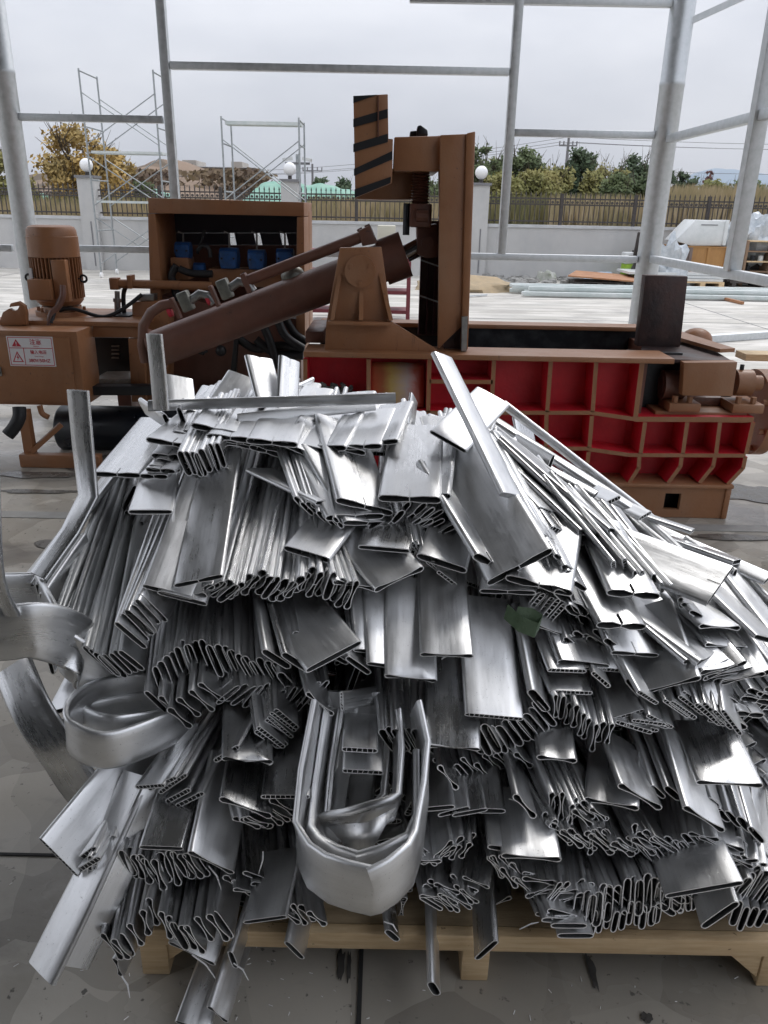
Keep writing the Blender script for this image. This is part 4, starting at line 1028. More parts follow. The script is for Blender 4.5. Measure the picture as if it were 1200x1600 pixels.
# motor
mc = atY(97, 490, 5.47)
mz = zb; mt = atY(84, 352, 5.47).z; H_ = mt - mz
mo = MB().tube([(mc.x, 5.47, mz), (mc.x, 5.47, mz + .03), (mc.x, 5.47, mz + .03), (mc.x, 5.47, mz + .06)], [.17, .17, .13, .125], 32).build('motor', BROWN, pu, smooth=40)
def mcyl(prof, name, m_=BROWN): return MB().tube([(mc.x, 5.47, mz + H_ * a) for a, _ in prof], [r for _, r in prof], 40).build(name, m_, mo, smooth=35)
mcyl([(.12, .13), (.17, .155), (.2, .155)], 'end_bell')
mcyl([(.2, .136), (.66, .136)], 'stator_core')
mcyl([(.655, .158), (.66, .165), (.88, .165), (.885, .161), (.95, .158), (.985, .146), (1.0, .12)], 'fan_cover')
for k in range(40):
    an = 2 * math.pi * k / 40
    c = Vector((math.cos(an), math.sin(an), 0)); o_ = Vector((mc.x, 5.47, 0))
    MB().beam(o_ + c * .148 + Vector((0, 0, mz + H_ * .2)), o_ + c * .148 + Vector((0, 0, mz + H_ * .655)), .036, .006, up=(-c.y, c.x, 0)).build('cooling_fin', BROWN, mo)
MB().box(mc.x - .12, mc.x + .03, 5.47 - .21, 5.47 - .12, mz + H_ * .2, mz + H_ * .43).build('terminal_box', BROWN, mo, bevel=.008)
MB().box(mc.x + .035, mc.x + .13, 5.47 - .165, 5.47 - .10, mz + H_ * .18, mz + H_ * .64).build('motor_flank', BROWN, mo, bevel=.006)
MB().box(mc.x - .13, mc.x - .11, 5.47 - .14, 5.47 - .12, mz + H_ * .42, mz + H_ * .54).build('rating_plate', SIGNW, mo)
for s in (-1, 1):
    c = Vector((mc.x + s * .187, 5.45, mz + H_ * .42))
    MB().tube([c + Vector((math.cos(a) * .022, 0, math.sin(a) * .022)) for a in [2 * math.pi * k / 12 for k in range(13)]], .008, 8, cap=False).build('eye_bolt', DKSTEEL, mo, smooth=60)
    MB().tube([c - Vector((s * .04, 0, 0)), c - Vector((s * .02, 0, 0))], .01, 8).build('eye_bolt_stem', DKSTEEL, mo)
for k in range(8):
    an = 2 * math.pi * k / 8 + .2
    MB().tube([(mc.x + .15 * math.cos(an), 5.47 + .15 * math.sin(an), mz + .03), (mc.x + .15 * math.cos(an), 5.47 + .15 * math.sin(an), mz + .055)], .012, 6).build('bolt', BROWN, mo)
hose([(98, 446), (98, 462), (92, 478), (80, 492), (76, 520)], [5.25, 5.23, 5.21, 5.18, 5.15], .02, MATS['dark_and_shaded_brown'])
hose([(96, 462), (88, 480), (80, 505)], [5.25, 5.21, 5.15], .012)

# ================================================================ electrical cabinet with the warning sign
EY = 4.9
ec = empty('electrical_cabinet', (P(30, 570, EY)[0], EY + .15, 0), 'brown electrical cabinet on legs with a white and red warning sign', 'electrical cabinet')
ex0, ex1 = P(-95, 570, EY)[0], P(126, 570, EY)[0]; ez1 = P(60, 517, EY)[1]; ez0 = P(60, 633, EY)[1]
MB().box(ex0, ex1, EY, EY + .3, ez0, ez1).build('body', BROWN, ec, bevel=.006)
MB().box(ex0 + .03, P(114, 570, EY)[0], EY - .014, EY - .001, ez0 + .02, P(60, 526, EY)[1]).build('door', BROWN, ec, bevel=.003)
q = P(2, 579, EY); MB().box(q[0] - .012, q[0] + .012, EY - .028, EY - .015, q[1] - .03, q[1] + .03).build('latch', STEEL, ec, bevel=.003)
MB().tube([(q[0], EY - .029, q[1] - .008), (q[0], EY - .034, q[1] - .008)], .008, 12).build('keyhole', DKSTEEL, ec)
sy = EY - .0165
c0 = P(9, 525, sy); c1 = P(88, 573, sy)
W_, H2 = c1[0] - c0[0], c0[1] - c1[1]
sg = MB().box(c0[0], c1[0], sy, EY - .0145, c1[1], c0[1]).build('warning_sign', SIGNW, ec)
def flat(pts, name, m_, dy=.0012):
    return MB().prism([(c0[0] + u * W_, c0[1] - v * H2) for u, v in pts], sy - dy, sy - dy + .001).build(name, m_, sg)
def line(u0, v0, u1, v1, t=.012):
    if u0 == u1: flat([(u0 - t / 2, v0), (u0 + t / 2, v0), (u0 + t / 2, v1), (u0 - t / 2, v1)], 'printed_line', SIGNR)
    else: flat([(u0, v0 - t / 1.2), (u1, v0 - t / 1.2), (u1, v0 + t / 1.2), (u0, v0 + t / 1.2)], 'printed_line', SIGNR)
line(.03, .04, .97, .04); line(.03, .96, .97, .96); line(.03, .39, .97, .39); line(.03, .04, .03, .96); line(.97, .04, .97, .96); line(.34, .39, .34, .96)
flat([(.10, .34), (.30, .34), (.20, .10)], 'warning_triangle', SIGNR)
flat([(.19, .18), (.21, .18), (.206, .27), (.194, .27)], 'exclamation_mark', SIGNW, .0024)
flat([(.192, .285), (.208, .285), (.208, .31), (.192, .31)], 'exclamation_mark', SIGNW, .0024)
flat([(.07, .86), (.31, .86), (.19, .50)], 'voltage_triangle', SIGNR)
flat([(.105, .83), (.275, .83), (.19, .57)], 'voltage_triangle', SIGNW, .0024)
flat([(.20, .60), (.165, .72), (.19, .72), (.18, .80), (.22, .69), (.192, .69)], 'lightning_bolt', SIGNR, .0036)
def text(s, u, v, size, name='lettering'):
    cu = bpy.data.curves.new(name, 'FONT'); cu.body = s; cu.size = size; cu.align_x = 'CENTER'; cu.align_y = 'CENTER'
    cu.offset = .0004 if size > .02 else .0
    tmp = bpy.data.objects.new('tmp', cu); col.objects.link(tmp)
    dg = bpy.context.evaluated_depsgraph_get()
    me = bpy.data.meshes.new_from_object(tmp.evaluated_get(dg)); me.name = name
    bpy.data.objects.remove(tmp)
    me.transform(Matrix.Rotation(R(90), 4, 'X'))
    me.materials.clear(); me.materials.append(SIGNR)
    o = bpy.data.objects.new(name, me); col.objects.link(o); o.parent = sg
    o.location = Vector((c0[0] + u * W_, sy - .0016, c0[1] - v * H2)) - ploc(sg)
    o['label'] = 'red printed text ' + s
text('注意', .62, .19, .038); text('Notice', .62, .325, .012); text('输入电压', .655, .53, .026); text('Input voltage', .66, .66, .011); text('380V/50HZ', .655, .81, .029)
for x in (P(34, 640, 4.75)[0],):
    MB().box(x - .03, x + .03, 4.75, 4.81, .006, ez0 - .001).build('leg', BROWN, ec)
MB().box(P(24, 690, 4.7)[0], P(150, 690, 4.7)[0], 4.71, 4.78, .006, .09).build('foot_bar', BROWN, ec, bevel=.004)
for px_ in (205, 380):
    q = P(px_, 690, 5.7); MB().box(q[0] - .05, q[0] + .05, 5.65, 5.85, .006, P(px_, 620, 5.55)[1]).build('leg', BROWN2, pu)
x = ex0 + .1; MB().box(x - .03, x + .03, 4.75, 4.81, .006, ez0 - .001).build('leg', BROWN, ec)
MB().beam((P(46, 690, 4.75)[0], 4.75, .1), (P(82, 640, 4.75)[0], 4.85, .26), .03, .03).build('strut', BROWN, ec)
hose([(30, 636), (30, 652), (22, 668), (12, 680)], [4.65, 4.63, 4.61, 4.59], .04, RUBBER, ec, 'cable_conduit')
hose([(62, 634), (66, 646), (76, 652)], 4.8, .018, MATS['brown_enamel'], ec, 'conduit_elbow')
# black horizontal tank
TY = 5.2
ta = atY(97, 668, TY)
e = empty('oil_tank', (ta.x + .6, TY, 0), 'glossy black horizontal cylindrical tank on the floor behind the heap', 'tank')
r_ = .158; tzc = ta.z
MB().tube([(ta.x, TY, tzc), (ta.x + .015, TY, tzc), (ta.x + 1.15, TY, tzc), (ta.x + 1.165, TY, tzc)], [r_ - .012, r_, r_, r_ - .012], 48).build('shell', NAVY, e, smooth=40)
MB().tube([(ta.x - .012, TY, tzc), (ta.x, TY, tzc)], .022, 14).build('drain_plug', DKSTEEL, e)
for q in (.12, 1.0): MB().box(ta.x + q, ta.x + q + .06, TY - .1, TY + .1, .006, tzc - r_ * .72).build('saddle', BLACK, e)
# ================================================================ pallet
pf = atZ(700, 1462, .152)
PY0 = pf.y; PX0 = atY(229, 1475, PY0).x; PX1 = 1.25
pal = empty('wooden_pallet', ((PX0 + PX1) / 2, PY0 + .7, 0), 'long pine pallet under the heap of aluminium offcuts', 'pallet')
nb = 9
for k in range(nb):
    y = PY0 + .135 + k * .155
    MB().box(PX0 + .01, PX1, y, y + .13, .128, .150).build('board', WOODD, pal, bevel=.003)
MB().box(PX0, PX1, PY0 + .028, PY0 + .128, .128, .151).build('board', WOODD, pal, bevel=.003)
MB().box(PX0, PX1, PY0, PY0 + .026, .106, .152).build('front_rail', WOOD, pal, bevel=.003)
for px_ in (246, 741, 1205):
    x = atY(px_, 1510, PY0 + .02).x
    MB().box(x - .03, x + .03, PY0 + .008, PY0 + .1, .006, .1045).build('block', WOOD, pal, bevel=.003)
    MB().box(x - .026, x + .022, PY0 + .11, PY0 + 1.45, .03, .127).build('stringer', WOODD, pal)
x = atY(246, 1510, PY0 + .02).x
MB().prism([(x + .032, .104), (x + .095, .104), (x + .032, .05)], PY0 + .012, PY0 + .03).build('splinter', WOOD, pal)
x = atY(1205, 1510, PY0 + .02).x
MB().prism([(x - .11, .104), (x - .032, .104), (x - .032, .03)], PY0 + .012, PY0 + .03).build('splinter', WOOD, pal)

# ================================================================ aluminium
def alu_mat(name, base, rough_lo, rough_hi, dent):
    m = bpy.data.materials.new(name); m.use_nodes = True
    t = m.node_tree; b = t.nodes['Principled BSDF']; L = t.links.new; N = t.nodes.new
    at_ = N('ShaderNodeAttribute'); at_.attribute_name = 'strip'
    def nz_(scale, st, d=3, rg=.5):
        mp_ = N('ShaderNodeMapping'); mp_.inputs['Scale'].default_value = st; L(at_.outputs['Vector'], mp_.inputs[0])
        n = N('ShaderNodeTexNoise'); n.inputs['Scale'].default_value = scale; n.inputs['Detail'].default_value = d; n.inputs['Roughness'].default_value = rg
        L(mp_.outputs[0], n.inputs['Vector']); return n.outputs[0]
    def mr(src, a, bb, c, d):
        q = N('ShaderNodeMapRange'); q.inputs[1].default_value = a; q.inputs[2].default_value = bb; q.inputs[3].default_value = c; q.inputs[4].default_value = d
        L(src, q.inputs[0]); return q.outputs[0]
    def math_(op, a, bb):
        q = N('ShaderNodeMath'); q.operation = op
        for i, v_ in enumerate((a, bb)):
            if isinstance(v_, (int, float)): q.inputs[i].default_value = v_
            else: L(v_, q.inputs[i])
        return q.outputs[0]
    streak = nz_(1, (260, 5, 1), 4, .6)
    sep_ = N('ShaderNodeSeparateXYZ'); L(at_.outputs['Vector'], sep_.inputs[0])
    wn_ = N('ShaderNodeTexWhiteNoise'); wn_.noise_dimensions = '1D'
    fl = N('ShaderNodeMath'); fl.operation = 'FLOOR'; L(sep_.outputs[2], fl.inputs[0]); L(fl.outputs[0], wn_.inputs['W'])
    seedv = wn_.outputs['Value']
    smudge = nz_(1, (22, 9, 1), 5, .65)
    spots = nz_(1, (330, 330, 1), 2, .5)
    val = math_('MULTIPLY', mr(streak, .3, .7, .95, 1.02), math_('MULTIPLY', mr(smudge, .35, .65, .93, 1.03), mr(seedv, 0, 1, .78, 1.08)))
    sp = mr(spots, .70, .735, 1, .62)
    val = math_('MULTIPLY', val, sp)
    mixc = N('ShaderNodeVectorMath'); mixc.operation = 'SCALE'; mixc.inputs[0].default_value = base; L(val, mixc.inputs['Scale'])
    L(mixc.outputs[0], b.inputs['Base Color'])
    b.inputs['Metallic'].default_value = 1
    rg = math_('ADD', mr(smudge, .35, .7, rough_lo, rough_hi), math_('ADD', mr(seedv, 0, 1, -.06, .10), mr(streak, .3, .7, -.05, .06)))
    L(rg, b.inputs['Roughness'])
    h = math_('ADD', math_('MULTIPLY', streak, .015), math_('ADD', math_('MULTIPLY', nz_(1, (16, 4.5, 1), 3, .5), dent), math_('MULTIPLY', mr(spots, .68, .76, 0, 1), .12)))
    bp = N('ShaderNodeBump'); bp.inputs['Strength'].default_value = .55; bp.inputs['Distance'].default_value = .004
    L(h, bp.inputs['Height']); L(bp.outputs[0], b.inputs['Normal'])
    return m
ALU = alu_mat('mill_aluminium', (.82, .825, .83), .27, .42, .7)
ALUG = alu_mat('dull_aluminium', (.60, .61, .61), .34, .5, .5)
EDGE = mat('cut_edge', (.92, .92, .92), .5, metal=.25)
BORE = mat('tube_bore', (.10, .10, .10), .7, metal=.5, c2=(.16, .16, .16), scale=60)  # tube insides coloured dark to stand for the shade in the mouths
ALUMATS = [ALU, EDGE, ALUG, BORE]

PR = [(.9, -.9), (1.0, .0), (1.12, .17), (1.2, .26), (1.3, .40), (1.4, .514), (1.6, .778), (1.78, .934), (1.9, 1.02), (2.15, 1.08), (2.5, 1.1), (2.9, 1.0), (3.2, .5), (3.4, 0), (9, 0)]
GX = [(-9, 0), (-1.2, 0), (-1.0, .62), (-.8, .88), (-.5, 1), (.15, 1), (.45, .94), (.85, .80), (1.2, .66), (1.7, .45), (2.2, 0), (9, 0)]
def lin(T, x):
    if x <= T[0][0]: return T[0][1]
    for (a, b), (c, d) in zip(T, T[1:]):
        if x <= c: return b + (d - b) * (x - a) / (c - a)
    return T[-1][1]
def H(x, y): return lin(PR, y) * lin(GX, x)
def hit(px, py, lift=0.0, Ydef=2.3):
    r = ray(px, py); t = .9; prev = None
    while t < 3.7:
        p = CAM + r * t
        if p.z < H(p.x, p.y):
            lo, hi = t - .05, t
            for _ in range(9):
                mdl = (lo + hi) / 2; q = CAM + r * mdl
                if q.z < H(q.x, q.y): hi = mdl
                else: lo = mdl
            return CAM + r * (hi - lift * 1.0)
        t += .05
    return CAM + r * ((Ydef) / r.y - lift)

def profile(kind, W, T, pinch=1.0):
    a = W / 2; pts = []
    def hf(s):
        s = abs(s)
        if kind == 'lobe': return .42 + .62 * min(1, s * 2.0) if s < .5 else 1.04 - .16 * (s - .5) * 2
        if kind == 'two': return .70 + .36 * min(1, s * 2.2) if s < .5 else 1.06 - .06 * (s - .5) * 2
        if kind == 'bone': return (.42 * pinch + .16) + .6 * s * s
        return 1.0 - (.06 * (1 - s) if kind == 'multi' else -.10 * (1 - s * s))
    r = T / 2 * hf(1); st = a - r
    for s in (-1, -.5, 0, .5, 1): pts.append((s * st, T / 2 * hf(s)))
    for k in (1, 2, 3): an = R(90 - 45 * k); pts.append((st + r * math.cos(an), r * math.sin(an)))
    for s in (1, .5, 0, -.5, -1): pts.append((s * st, -T / 2 * hf(s)))
    for k in (1, 2, 3): an = R(-90 - 45 * k); pts.append((-st + r * math.cos(an), r * math.sin(an)))
    return pts
seedc = [0]
def strip_geo(path, w0, W, T, kind='flat', slant=0, crush=0, wall=.0021, both=False, wfix=False, mi=0, tw=0, rag=0):
    """open-ended flat tube: outer shell, rim, inner shell, webs. returns verts, faces, mats, attr"""
    seedc[0] += 1; sd_ = seedc[0]; rr = random.Random(sd_ * 13 + 5)
    n = len(path); path = [Vector(p) for p in path]
    V = []; Fc = []; M = []; A = []
    w = w0.normalized(); frames = []; dist = [0]
    for i in range(1, n): dist.append(dist[-1] + (path[i] - path[i - 1]).length)
    for i in range(n):
        t = (path[min(i + 1, n - 1)] - path[max(i - 1, 0)]).normalized()
        wv = (Vector(w0) if wfix else w); wv = (wv - t * wv.dot(t))
        if wv.length < 1e-4: wv = t.orthogonal()
        wv.normalize(); 
        if not wfix: w = wv
        a = tw * dist[i] / max(1e-6, dist[-1])
        nn_ = t.cross(wv)
        if a: wv2 = wv * math.cos(a) + nn_ * math.sin(a); nn_ = t.cross(wv2); wv = wv2
        frames.append((path[i], t, wv, nn_))
    seedz = sd_ * 1.0 + .5
    ox = rr.uniform(0, 9)
    pr_end = profile('bone' if crush else kind, W, T * (1 + .35 * crush), 1 - crush)
    pr_mid = profile(kind, W, T)
    N_ = len(pr_mid)
    ragv = [rr.uniform(-1, 1) * rag for _ in range(N_)]
    def ring(i, prof, off=0.0, shrink=0.0, sl=0):
        c, t, wv, nn_ = frames[i]; base = len(V)
        for k, (x, y) in enumerate(prof):
            xx = x * (1 - 2 * shrink / W); yy = y - math.copysign(min(shrink, abs(y) * .8), y)
            V.append(c + wv * xx + nn_ * yy + t * (off + sl * x + (ragv[k] if sl != 0 or off == 0 else 0)))
            # unrolled coordinate across
            A.append((x + (.5 if y < 0 else 0) + ox, dist[i] + off + ox, seedz))
        return base
    def join(a, b, m_, flip=False):
        for k in range(N_):
            q = (a + k, a + (k + 1) % N_, b + (k + 1) % N_, b + k)
            Fc.append(q[::-1] if flip else q); M.append(m_)
    rings = [ring(0, pr_end, 0, 0, slant)]
    if crush or n < 4: 
        rings.append(ring(0, pr_mid if not crush else profile(kind, W, T), min(.05 + .03 * crush, dist[1] * .6)))
    for i in range(1, n): rings.append(ring(i, pr_mid, 0, 0, 0) if i < n - 1 else ring(i, pr_mid, 0, 0, slant * .5 if both else 0))
    for a, b in zip(rings, rings[1:]): join(a, b, mi)
    # front rim + inner
    def mouth(i, dir_, prof, sl, outer):
        inn = ring(i, prof, 0.00001 * dir_, wall, sl)
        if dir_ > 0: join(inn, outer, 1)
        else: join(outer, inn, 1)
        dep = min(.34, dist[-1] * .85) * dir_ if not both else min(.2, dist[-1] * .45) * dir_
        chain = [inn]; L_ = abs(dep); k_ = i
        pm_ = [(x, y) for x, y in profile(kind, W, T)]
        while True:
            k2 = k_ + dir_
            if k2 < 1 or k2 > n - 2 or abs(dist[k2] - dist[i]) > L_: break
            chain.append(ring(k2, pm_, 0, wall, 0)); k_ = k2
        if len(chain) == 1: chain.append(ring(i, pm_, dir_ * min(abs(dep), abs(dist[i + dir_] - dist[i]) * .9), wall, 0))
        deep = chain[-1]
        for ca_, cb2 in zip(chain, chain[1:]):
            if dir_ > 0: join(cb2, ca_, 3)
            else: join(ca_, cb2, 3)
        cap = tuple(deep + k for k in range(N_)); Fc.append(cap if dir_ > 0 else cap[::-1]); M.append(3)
        c, t, wv, nn_ = frames[i]
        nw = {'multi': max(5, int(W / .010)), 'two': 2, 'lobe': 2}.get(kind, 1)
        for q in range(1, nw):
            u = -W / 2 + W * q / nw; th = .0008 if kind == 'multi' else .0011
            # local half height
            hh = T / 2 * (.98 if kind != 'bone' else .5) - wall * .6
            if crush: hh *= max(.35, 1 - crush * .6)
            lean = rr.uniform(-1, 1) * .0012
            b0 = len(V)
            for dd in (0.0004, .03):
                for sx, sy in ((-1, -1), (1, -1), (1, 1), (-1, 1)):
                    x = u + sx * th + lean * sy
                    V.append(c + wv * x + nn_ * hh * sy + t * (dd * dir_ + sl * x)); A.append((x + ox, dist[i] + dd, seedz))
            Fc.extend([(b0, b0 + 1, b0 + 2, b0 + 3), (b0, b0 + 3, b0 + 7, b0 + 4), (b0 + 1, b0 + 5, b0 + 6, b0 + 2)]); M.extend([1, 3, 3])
    mouth(0, 1, pr_end, slant, rings[0])
    if both: mouth(n - 1, -1, pr_mid, slant * .5, rings[-1])
    else:
        cap = tuple(rings[-1] + k for k in range(N_)); Fc.append(cap[::-1]); M.append(mi)
    return V, Fc, M, A
def strip_mesh(name, geos, origin):
    V = []; Fc = []; M = []; A = []
    for v, f, m_, a in geos:
        b = len(V); V += v; Fc += [tuple(b + k for k in q) for q in f]; M += m_; A += a
    me = bpy.data.meshes.new(name)
    o = Vector(origin)
    me.from_pydata([tuple(v - o) for v in V], [], Fc)
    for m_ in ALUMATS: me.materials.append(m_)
    me.polygons.foreach_set('material_index', M)
    at_ = me.attributes.new('strip', 'FLOAT_VECTOR', 'POINT')
    at_.data.foreach_set('vector', [c for a in A for c in a])
    me.shade_smooth(); me.set_sharp_from_angle(angle=R(50))
    ob = bpy.data.objects.new(name, me); col.objects.link(ob); ob.location = o
    return ob
SPEC = []
def wvec(px, py, phi, d):
    r = ray(px, py); e = CM @ Vector((math.cos(R(phi)), -math.sin(R(phi)), 0))
    n_ = r.cross(e); w_ = n_.cross(d)
    if w_.length < 1e-4: w_ = e
    w_.normalize()
    return w_ if w_.dot(e) > 0 else -w_
SIL = [(-200, 1020), (0, 960), (50, 890), (110, 810), (170, 735), (240, 650), (330, 600), (450, 580), (600, 612), (720, 640), (780, 668), (850, 705), (950, 768), (1080, 838), (1200, 905), (1320, 960)]
def clampy(px, py, m=0): return max(py, lin(SIL, px) + m)
def back_point(p0, px, py, s, l1):
    """point on the ray of (px, py) so that the strip rises from p0 at slope s (degrees), never above the heap surface"""
    r = ray(px, py); hp = hit(px, py, min(l1, 0)); t0 = (hp - CAM).length; t = t0
    while t < t0 + 1.6:
        q = CAM + r * t; hd = math.hypot(q.x - p0.x, q.y - p0.y)
        if q.y > p0.y and (q.z - p0.z) <= math.tan(R(s)) * hd: break
        t += .01
    return CAM + r * t
def add(end, back, phi, W=.11, T=.016, kind='flat', l0=.05, l1=-.02, label=None, group=None, mid=None, crush=0, slant=0, s=None, Y0=None, Y1=None, both=False, dull=0, segs=6, ext=0, rag=0, pri=0, tw=0, sag=.02):
    if s is None: s = max(14, min(34, 14 + (1400 - end[1]) / 500 * 20))
    if not Y1:
        cy_ = clampy(back[0], back[1], 12 if back[1] < end[1] - 30 else 0)
        if cy_ != back[1] or cy_ < lin(SIL, back[0]) + 70: ext = 0
        back = (back[0], cy_)
    p0 = atY(end[0], end[1], Y0) if Y0 else hit(end[0], end[1], l0)
    p1 = atY(back[0], back[1], Y1) if Y1 else back_point(p0, back[0], back[1], s, l1)
    if mid: pm = atY(mid[0], mid[1], mid[2]) if len(mid) > 2 else hit(mid[0], mid[1], (l0 + l1) / 2)
    else:
        m0 = p0.lerp(p1, .5); pm = m0
        if False:
            hm = hit((end[0] + back[0]) / 2, (end[1] + back[1]) / 2, (l0 + l1) / 2)
            pm = m0.lerp(hm, .45)
    c = pm * 2 - (p0 + p1) * .5
    path = [p0 * (1 - t) ** 2 + c * 2 * t * (1 - t) + p1 * t * t for t in [k / segs for k in range(segs + 1)]]
    if ext:
        path.append(path[-1] + (path[-1] - path[-2]).normalized() * ext)
    d = (path[1] - path[0]).normalized()
    dv = CM.transposed() @ ((p0 + d * .05) - CAM); pxd = math.degrees(math.atan2(-(dv.y / -dv.z * 1200) - (end[1] - 800), dv.x / -dv.z * 1200 - (end[0] - 600)))
    df = (phi - pxd + 90) % 180 - 90
    if abs(df) < 28: phi = pxd + math.copysign(28, df)
    w_ = wvec(end[0], end[1], phi, d)
    g = strip_geo(path, w_, W, T, kind, slant, crush, both=both, mi=2 if dull else 0, rag=rag, tw=tw)
    size = math.hypot(end[0] - back[0], end[1] - back[1]) * (.35 + W * 6) + pri
    SPEC.append((size, g, path[0], label, group))
def pl(P_, t):
    L_ = [0]
    for a, b in zip(P_, P_[1:]): L_.append(L_[-1] + math.dist(a[:2], b[:2]))
    s = t * L_[-1]
    for i in range(len(P_) - 1):
        if s <= L_[i + 1] + 1e-9:
            u = (s - L_[i]) / max(1e-9, L_[i + 1] - L_[i])
            return tuple(P_[i][k] + (P_[i + 1][k] - P_[i][k]) * u for k in range(len(P_[i])))
    return P_[-1]
brn = random.Random(99)
def bundle(label, group, n, E, K, W=.085, T=.015, kind='flat', l0=.05, l1=-.04, jit=4, **kw):
    # E entries: (px, py, phi)
    for i in range(n):
        t = i / max(1, n - 1)
        e = pl(E, t); k = pl(K, t)
        j = lambda s: brn.uniform(-s, s)
        kk = dict(kw)
        if 'crush' in kk: kk['crush'] = max(0, kk['crush'] * brn.uniform(-.3, 1.0))
        kk.setdefault('s', max(1, min(20, 1 + (1400 - e[1]) / 500 * 17))); kk['s'] += j(2)
        if kind == 'bone': kind_l = ['bone', 'flat', 'flat']
        else: kind_l = kind
        kn = kind_l if isinstance(kind_l, str) else brn.choice(kind_l)
        add((e[0] + j(jit * .6), e[1] + j(jit * 1.6)), (k[0] + j(jit), k[1] + j(jit * 2)), e[2] + j(jit * 1.6), W * brn.uniform(.9, 1.08), T * brn.uniform(.85, 1.15), kn, l0 + j(.012), l1 + j(.01), label, group, slant=j(.12), **kk)

# ---------------- bundles, from the bottom of the heap up
B = bundle
# bottom right rows
G = 'tubes in the lowest right rows'
B('dark edge-on tube in the lowest row of open ends above the pallet rail, right half', 'lowest row of edge-on tubes at right', 22, [(905, 1425, 82), (960, 1405, 72), (1040, 1395, 66), (1105, 1375, 58)], [(800, 1130), (900, 1160), (1000, 1200)], .1, .019, l0=.03, l1=-.06, ext=.3)
B('dark edge-on tube in the second lowest row of open ends at right', 'second lowest row of edge-on tubes at right', 15, [(925, 1440, 84), (990, 1432, 75), (1085, 1410, 62)], [(850, 1200), (1000, 1250)], .07, .015, l0=-.0, l1=-.08)
B('crushed dark tube end in the jumbled row at lower right, above the lowest row', 'jumbled crushed tube ends at lower right', 24, [(850, 1290, 75), (900, 1310, 68), (960, 1318, 60), (1040, 1315, 42)], [(760, 1120), (850, 1130), (960, 1180)], .085, .014, ['bone', 'flat', 'bone'], l0=.065, l1=-.05, crush=.45, jit=6, ext=.2)
B('crushed dark tube end in the small row below the slanting flat tube at lower right', 'small row of crushed ends at lower right', 9, [(862, 1262, 80), (905, 1270, 60), (935, 1275, 40)], [(790, 1080), (860, 1110)], .075, .014, 'bone', l0=.09, l1=-.03, crush=.45, jit=5)
B('dark tube with its open end leaning left in the stack at the lower right edge', 'left-leaning ends at the lower right edge', 13, [(1145, 1385, -52), (1190, 1390, -55), (1230, 1420, -58)], [(1080, 1180), (1180, 1230), (1260, 1260)], .1, .019, l0=.05, l1=-.05)
B('dark tube with its open end leaning left in the lowest stack at the right edge', 'lowest left-leaning ends at the right edge', 7, [(1150, 1432, -70), (1200, 1430, -70), (1230, 1430, -70)], [(1100, 1200), (1240, 1260)], .07, .015, l0=.03, l1=-.05)
B('thin crushed tube end in the tangled cluster right of the long vertical strip', 'tangled thin ends right of the long vertical strip', 20, [(770, 1350, 70), (810, 1365, 65), (860, 1385, -35), (905, 1395, -20)], [(740, 1200), (800, 1190), (870, 1210)], .07, .012, 'bone', l0=.04, l1=-.05, crush=.55, jit=10)
B('dark tube lying flat in the bottom cluster above the pallet rail, middle', 'flat ends in the bottom cluster', 6, [(865, 1425, 6), (885, 1438, 5), (895, 1460, -2)], [(800, 1280), (850, 1280)], .075, .013, l0=.04, l1=-.05, jit=7)
B('thin crushed tube end in the cluster left of the long vertical strip, bottom middle', 'crushed ends in the bottom middle cluster', 14, [(672, 1395, 20), (700, 1400, 35), (740, 1388, 30)], [(640, 1230), (700, 1190), (770, 1190)], .06, .011, 'bone', l0=.04, l1=-.05, crush=.55, jit=10)
B('thin tube end in the crossed cluster just right of the big bent loops', 'crossed ends right of the big bent loops', 10, [(655, 1330, 50), (690, 1345, -50), (730, 1330, -60)], [(650, 1180), (720, 1150)], .06, .012, 'bone', l0=.06, l1=-.05, crush=.45, jit=12)
B('short dark tube end, one of three slanting slightly upward right of the loops', 'three slanting ends right of the loops', 4, [(682, 1258, -10), (715, 1268, -12), (760, 1270, 3)], [(660, 1120), (740, 1110)], .075, .013, l0=.07, l1=-.03, jit=4)
# right side mid
B('dark flat tube running down the right flank, seen on its narrow edge', 'edge-on tubes of the right flank', 18, [(1010, 1330, 60), (1090, 1330, 45), (1200, 1330, 60)], [(960, 1080), (1060, 1060), (1160, 1060)], .09, .016, l0=.045, l1=-.05, ext=.3, jit=8)
B('thin crushed tube end in the ragged row at the right edge', 'ragged row at the right edge', 10, [(1100, 1300, 20), (1140, 1335, 15), (1170, 1345, 5)], [(1060, 1130), (1140, 1130)], .07, .012, 'bone', l0=.08, l1=-.02, crush=.5, jit=8)
B('multi-chamber tube end in the fanned cluster right of centre', 'fanned multi-chamber ends at right', 8, [(975, 1122, -8), (1000, 1130, 15), (1030, 1120, 28)], [(900, 960), (980, 970)], .085, .012, 'multi', l0=.10, l1=.0, jit=6)
B('multi-chamber tube end in the tilted stack right of the fanned cluster', 'tilted multi-chamber stack at right', 4, [(1058, 1112, 34), (1090, 1098, 34)], [(980, 950), (1040, 950)], .09, .012, 'multi', l0=.11, l1=.02, jit=3)
B('multi-chamber tube end standing upright in the pair at the right', 'upright multi-chamber ends at right', 4, [(1105, 1115, 60), (1125, 1120, 68), (1142, 1125, 76)], [(1030, 930), (1110, 940)], .085, .012, 'multi', l0=.11, l1=.02, jit=3)
B('bright crushed flat tube in the shiny layered bunch on the right flank', 'shiny layered bunch on the right flank', 8, [(1090, 1030, -14), (1130, 1052, -12), (1165, 1060, -10)], [(960, 930), (1020, 930), (1090, 930)], .12, .016, 'bone', l0=.12, l1=.03, crush=.6, jit=5)
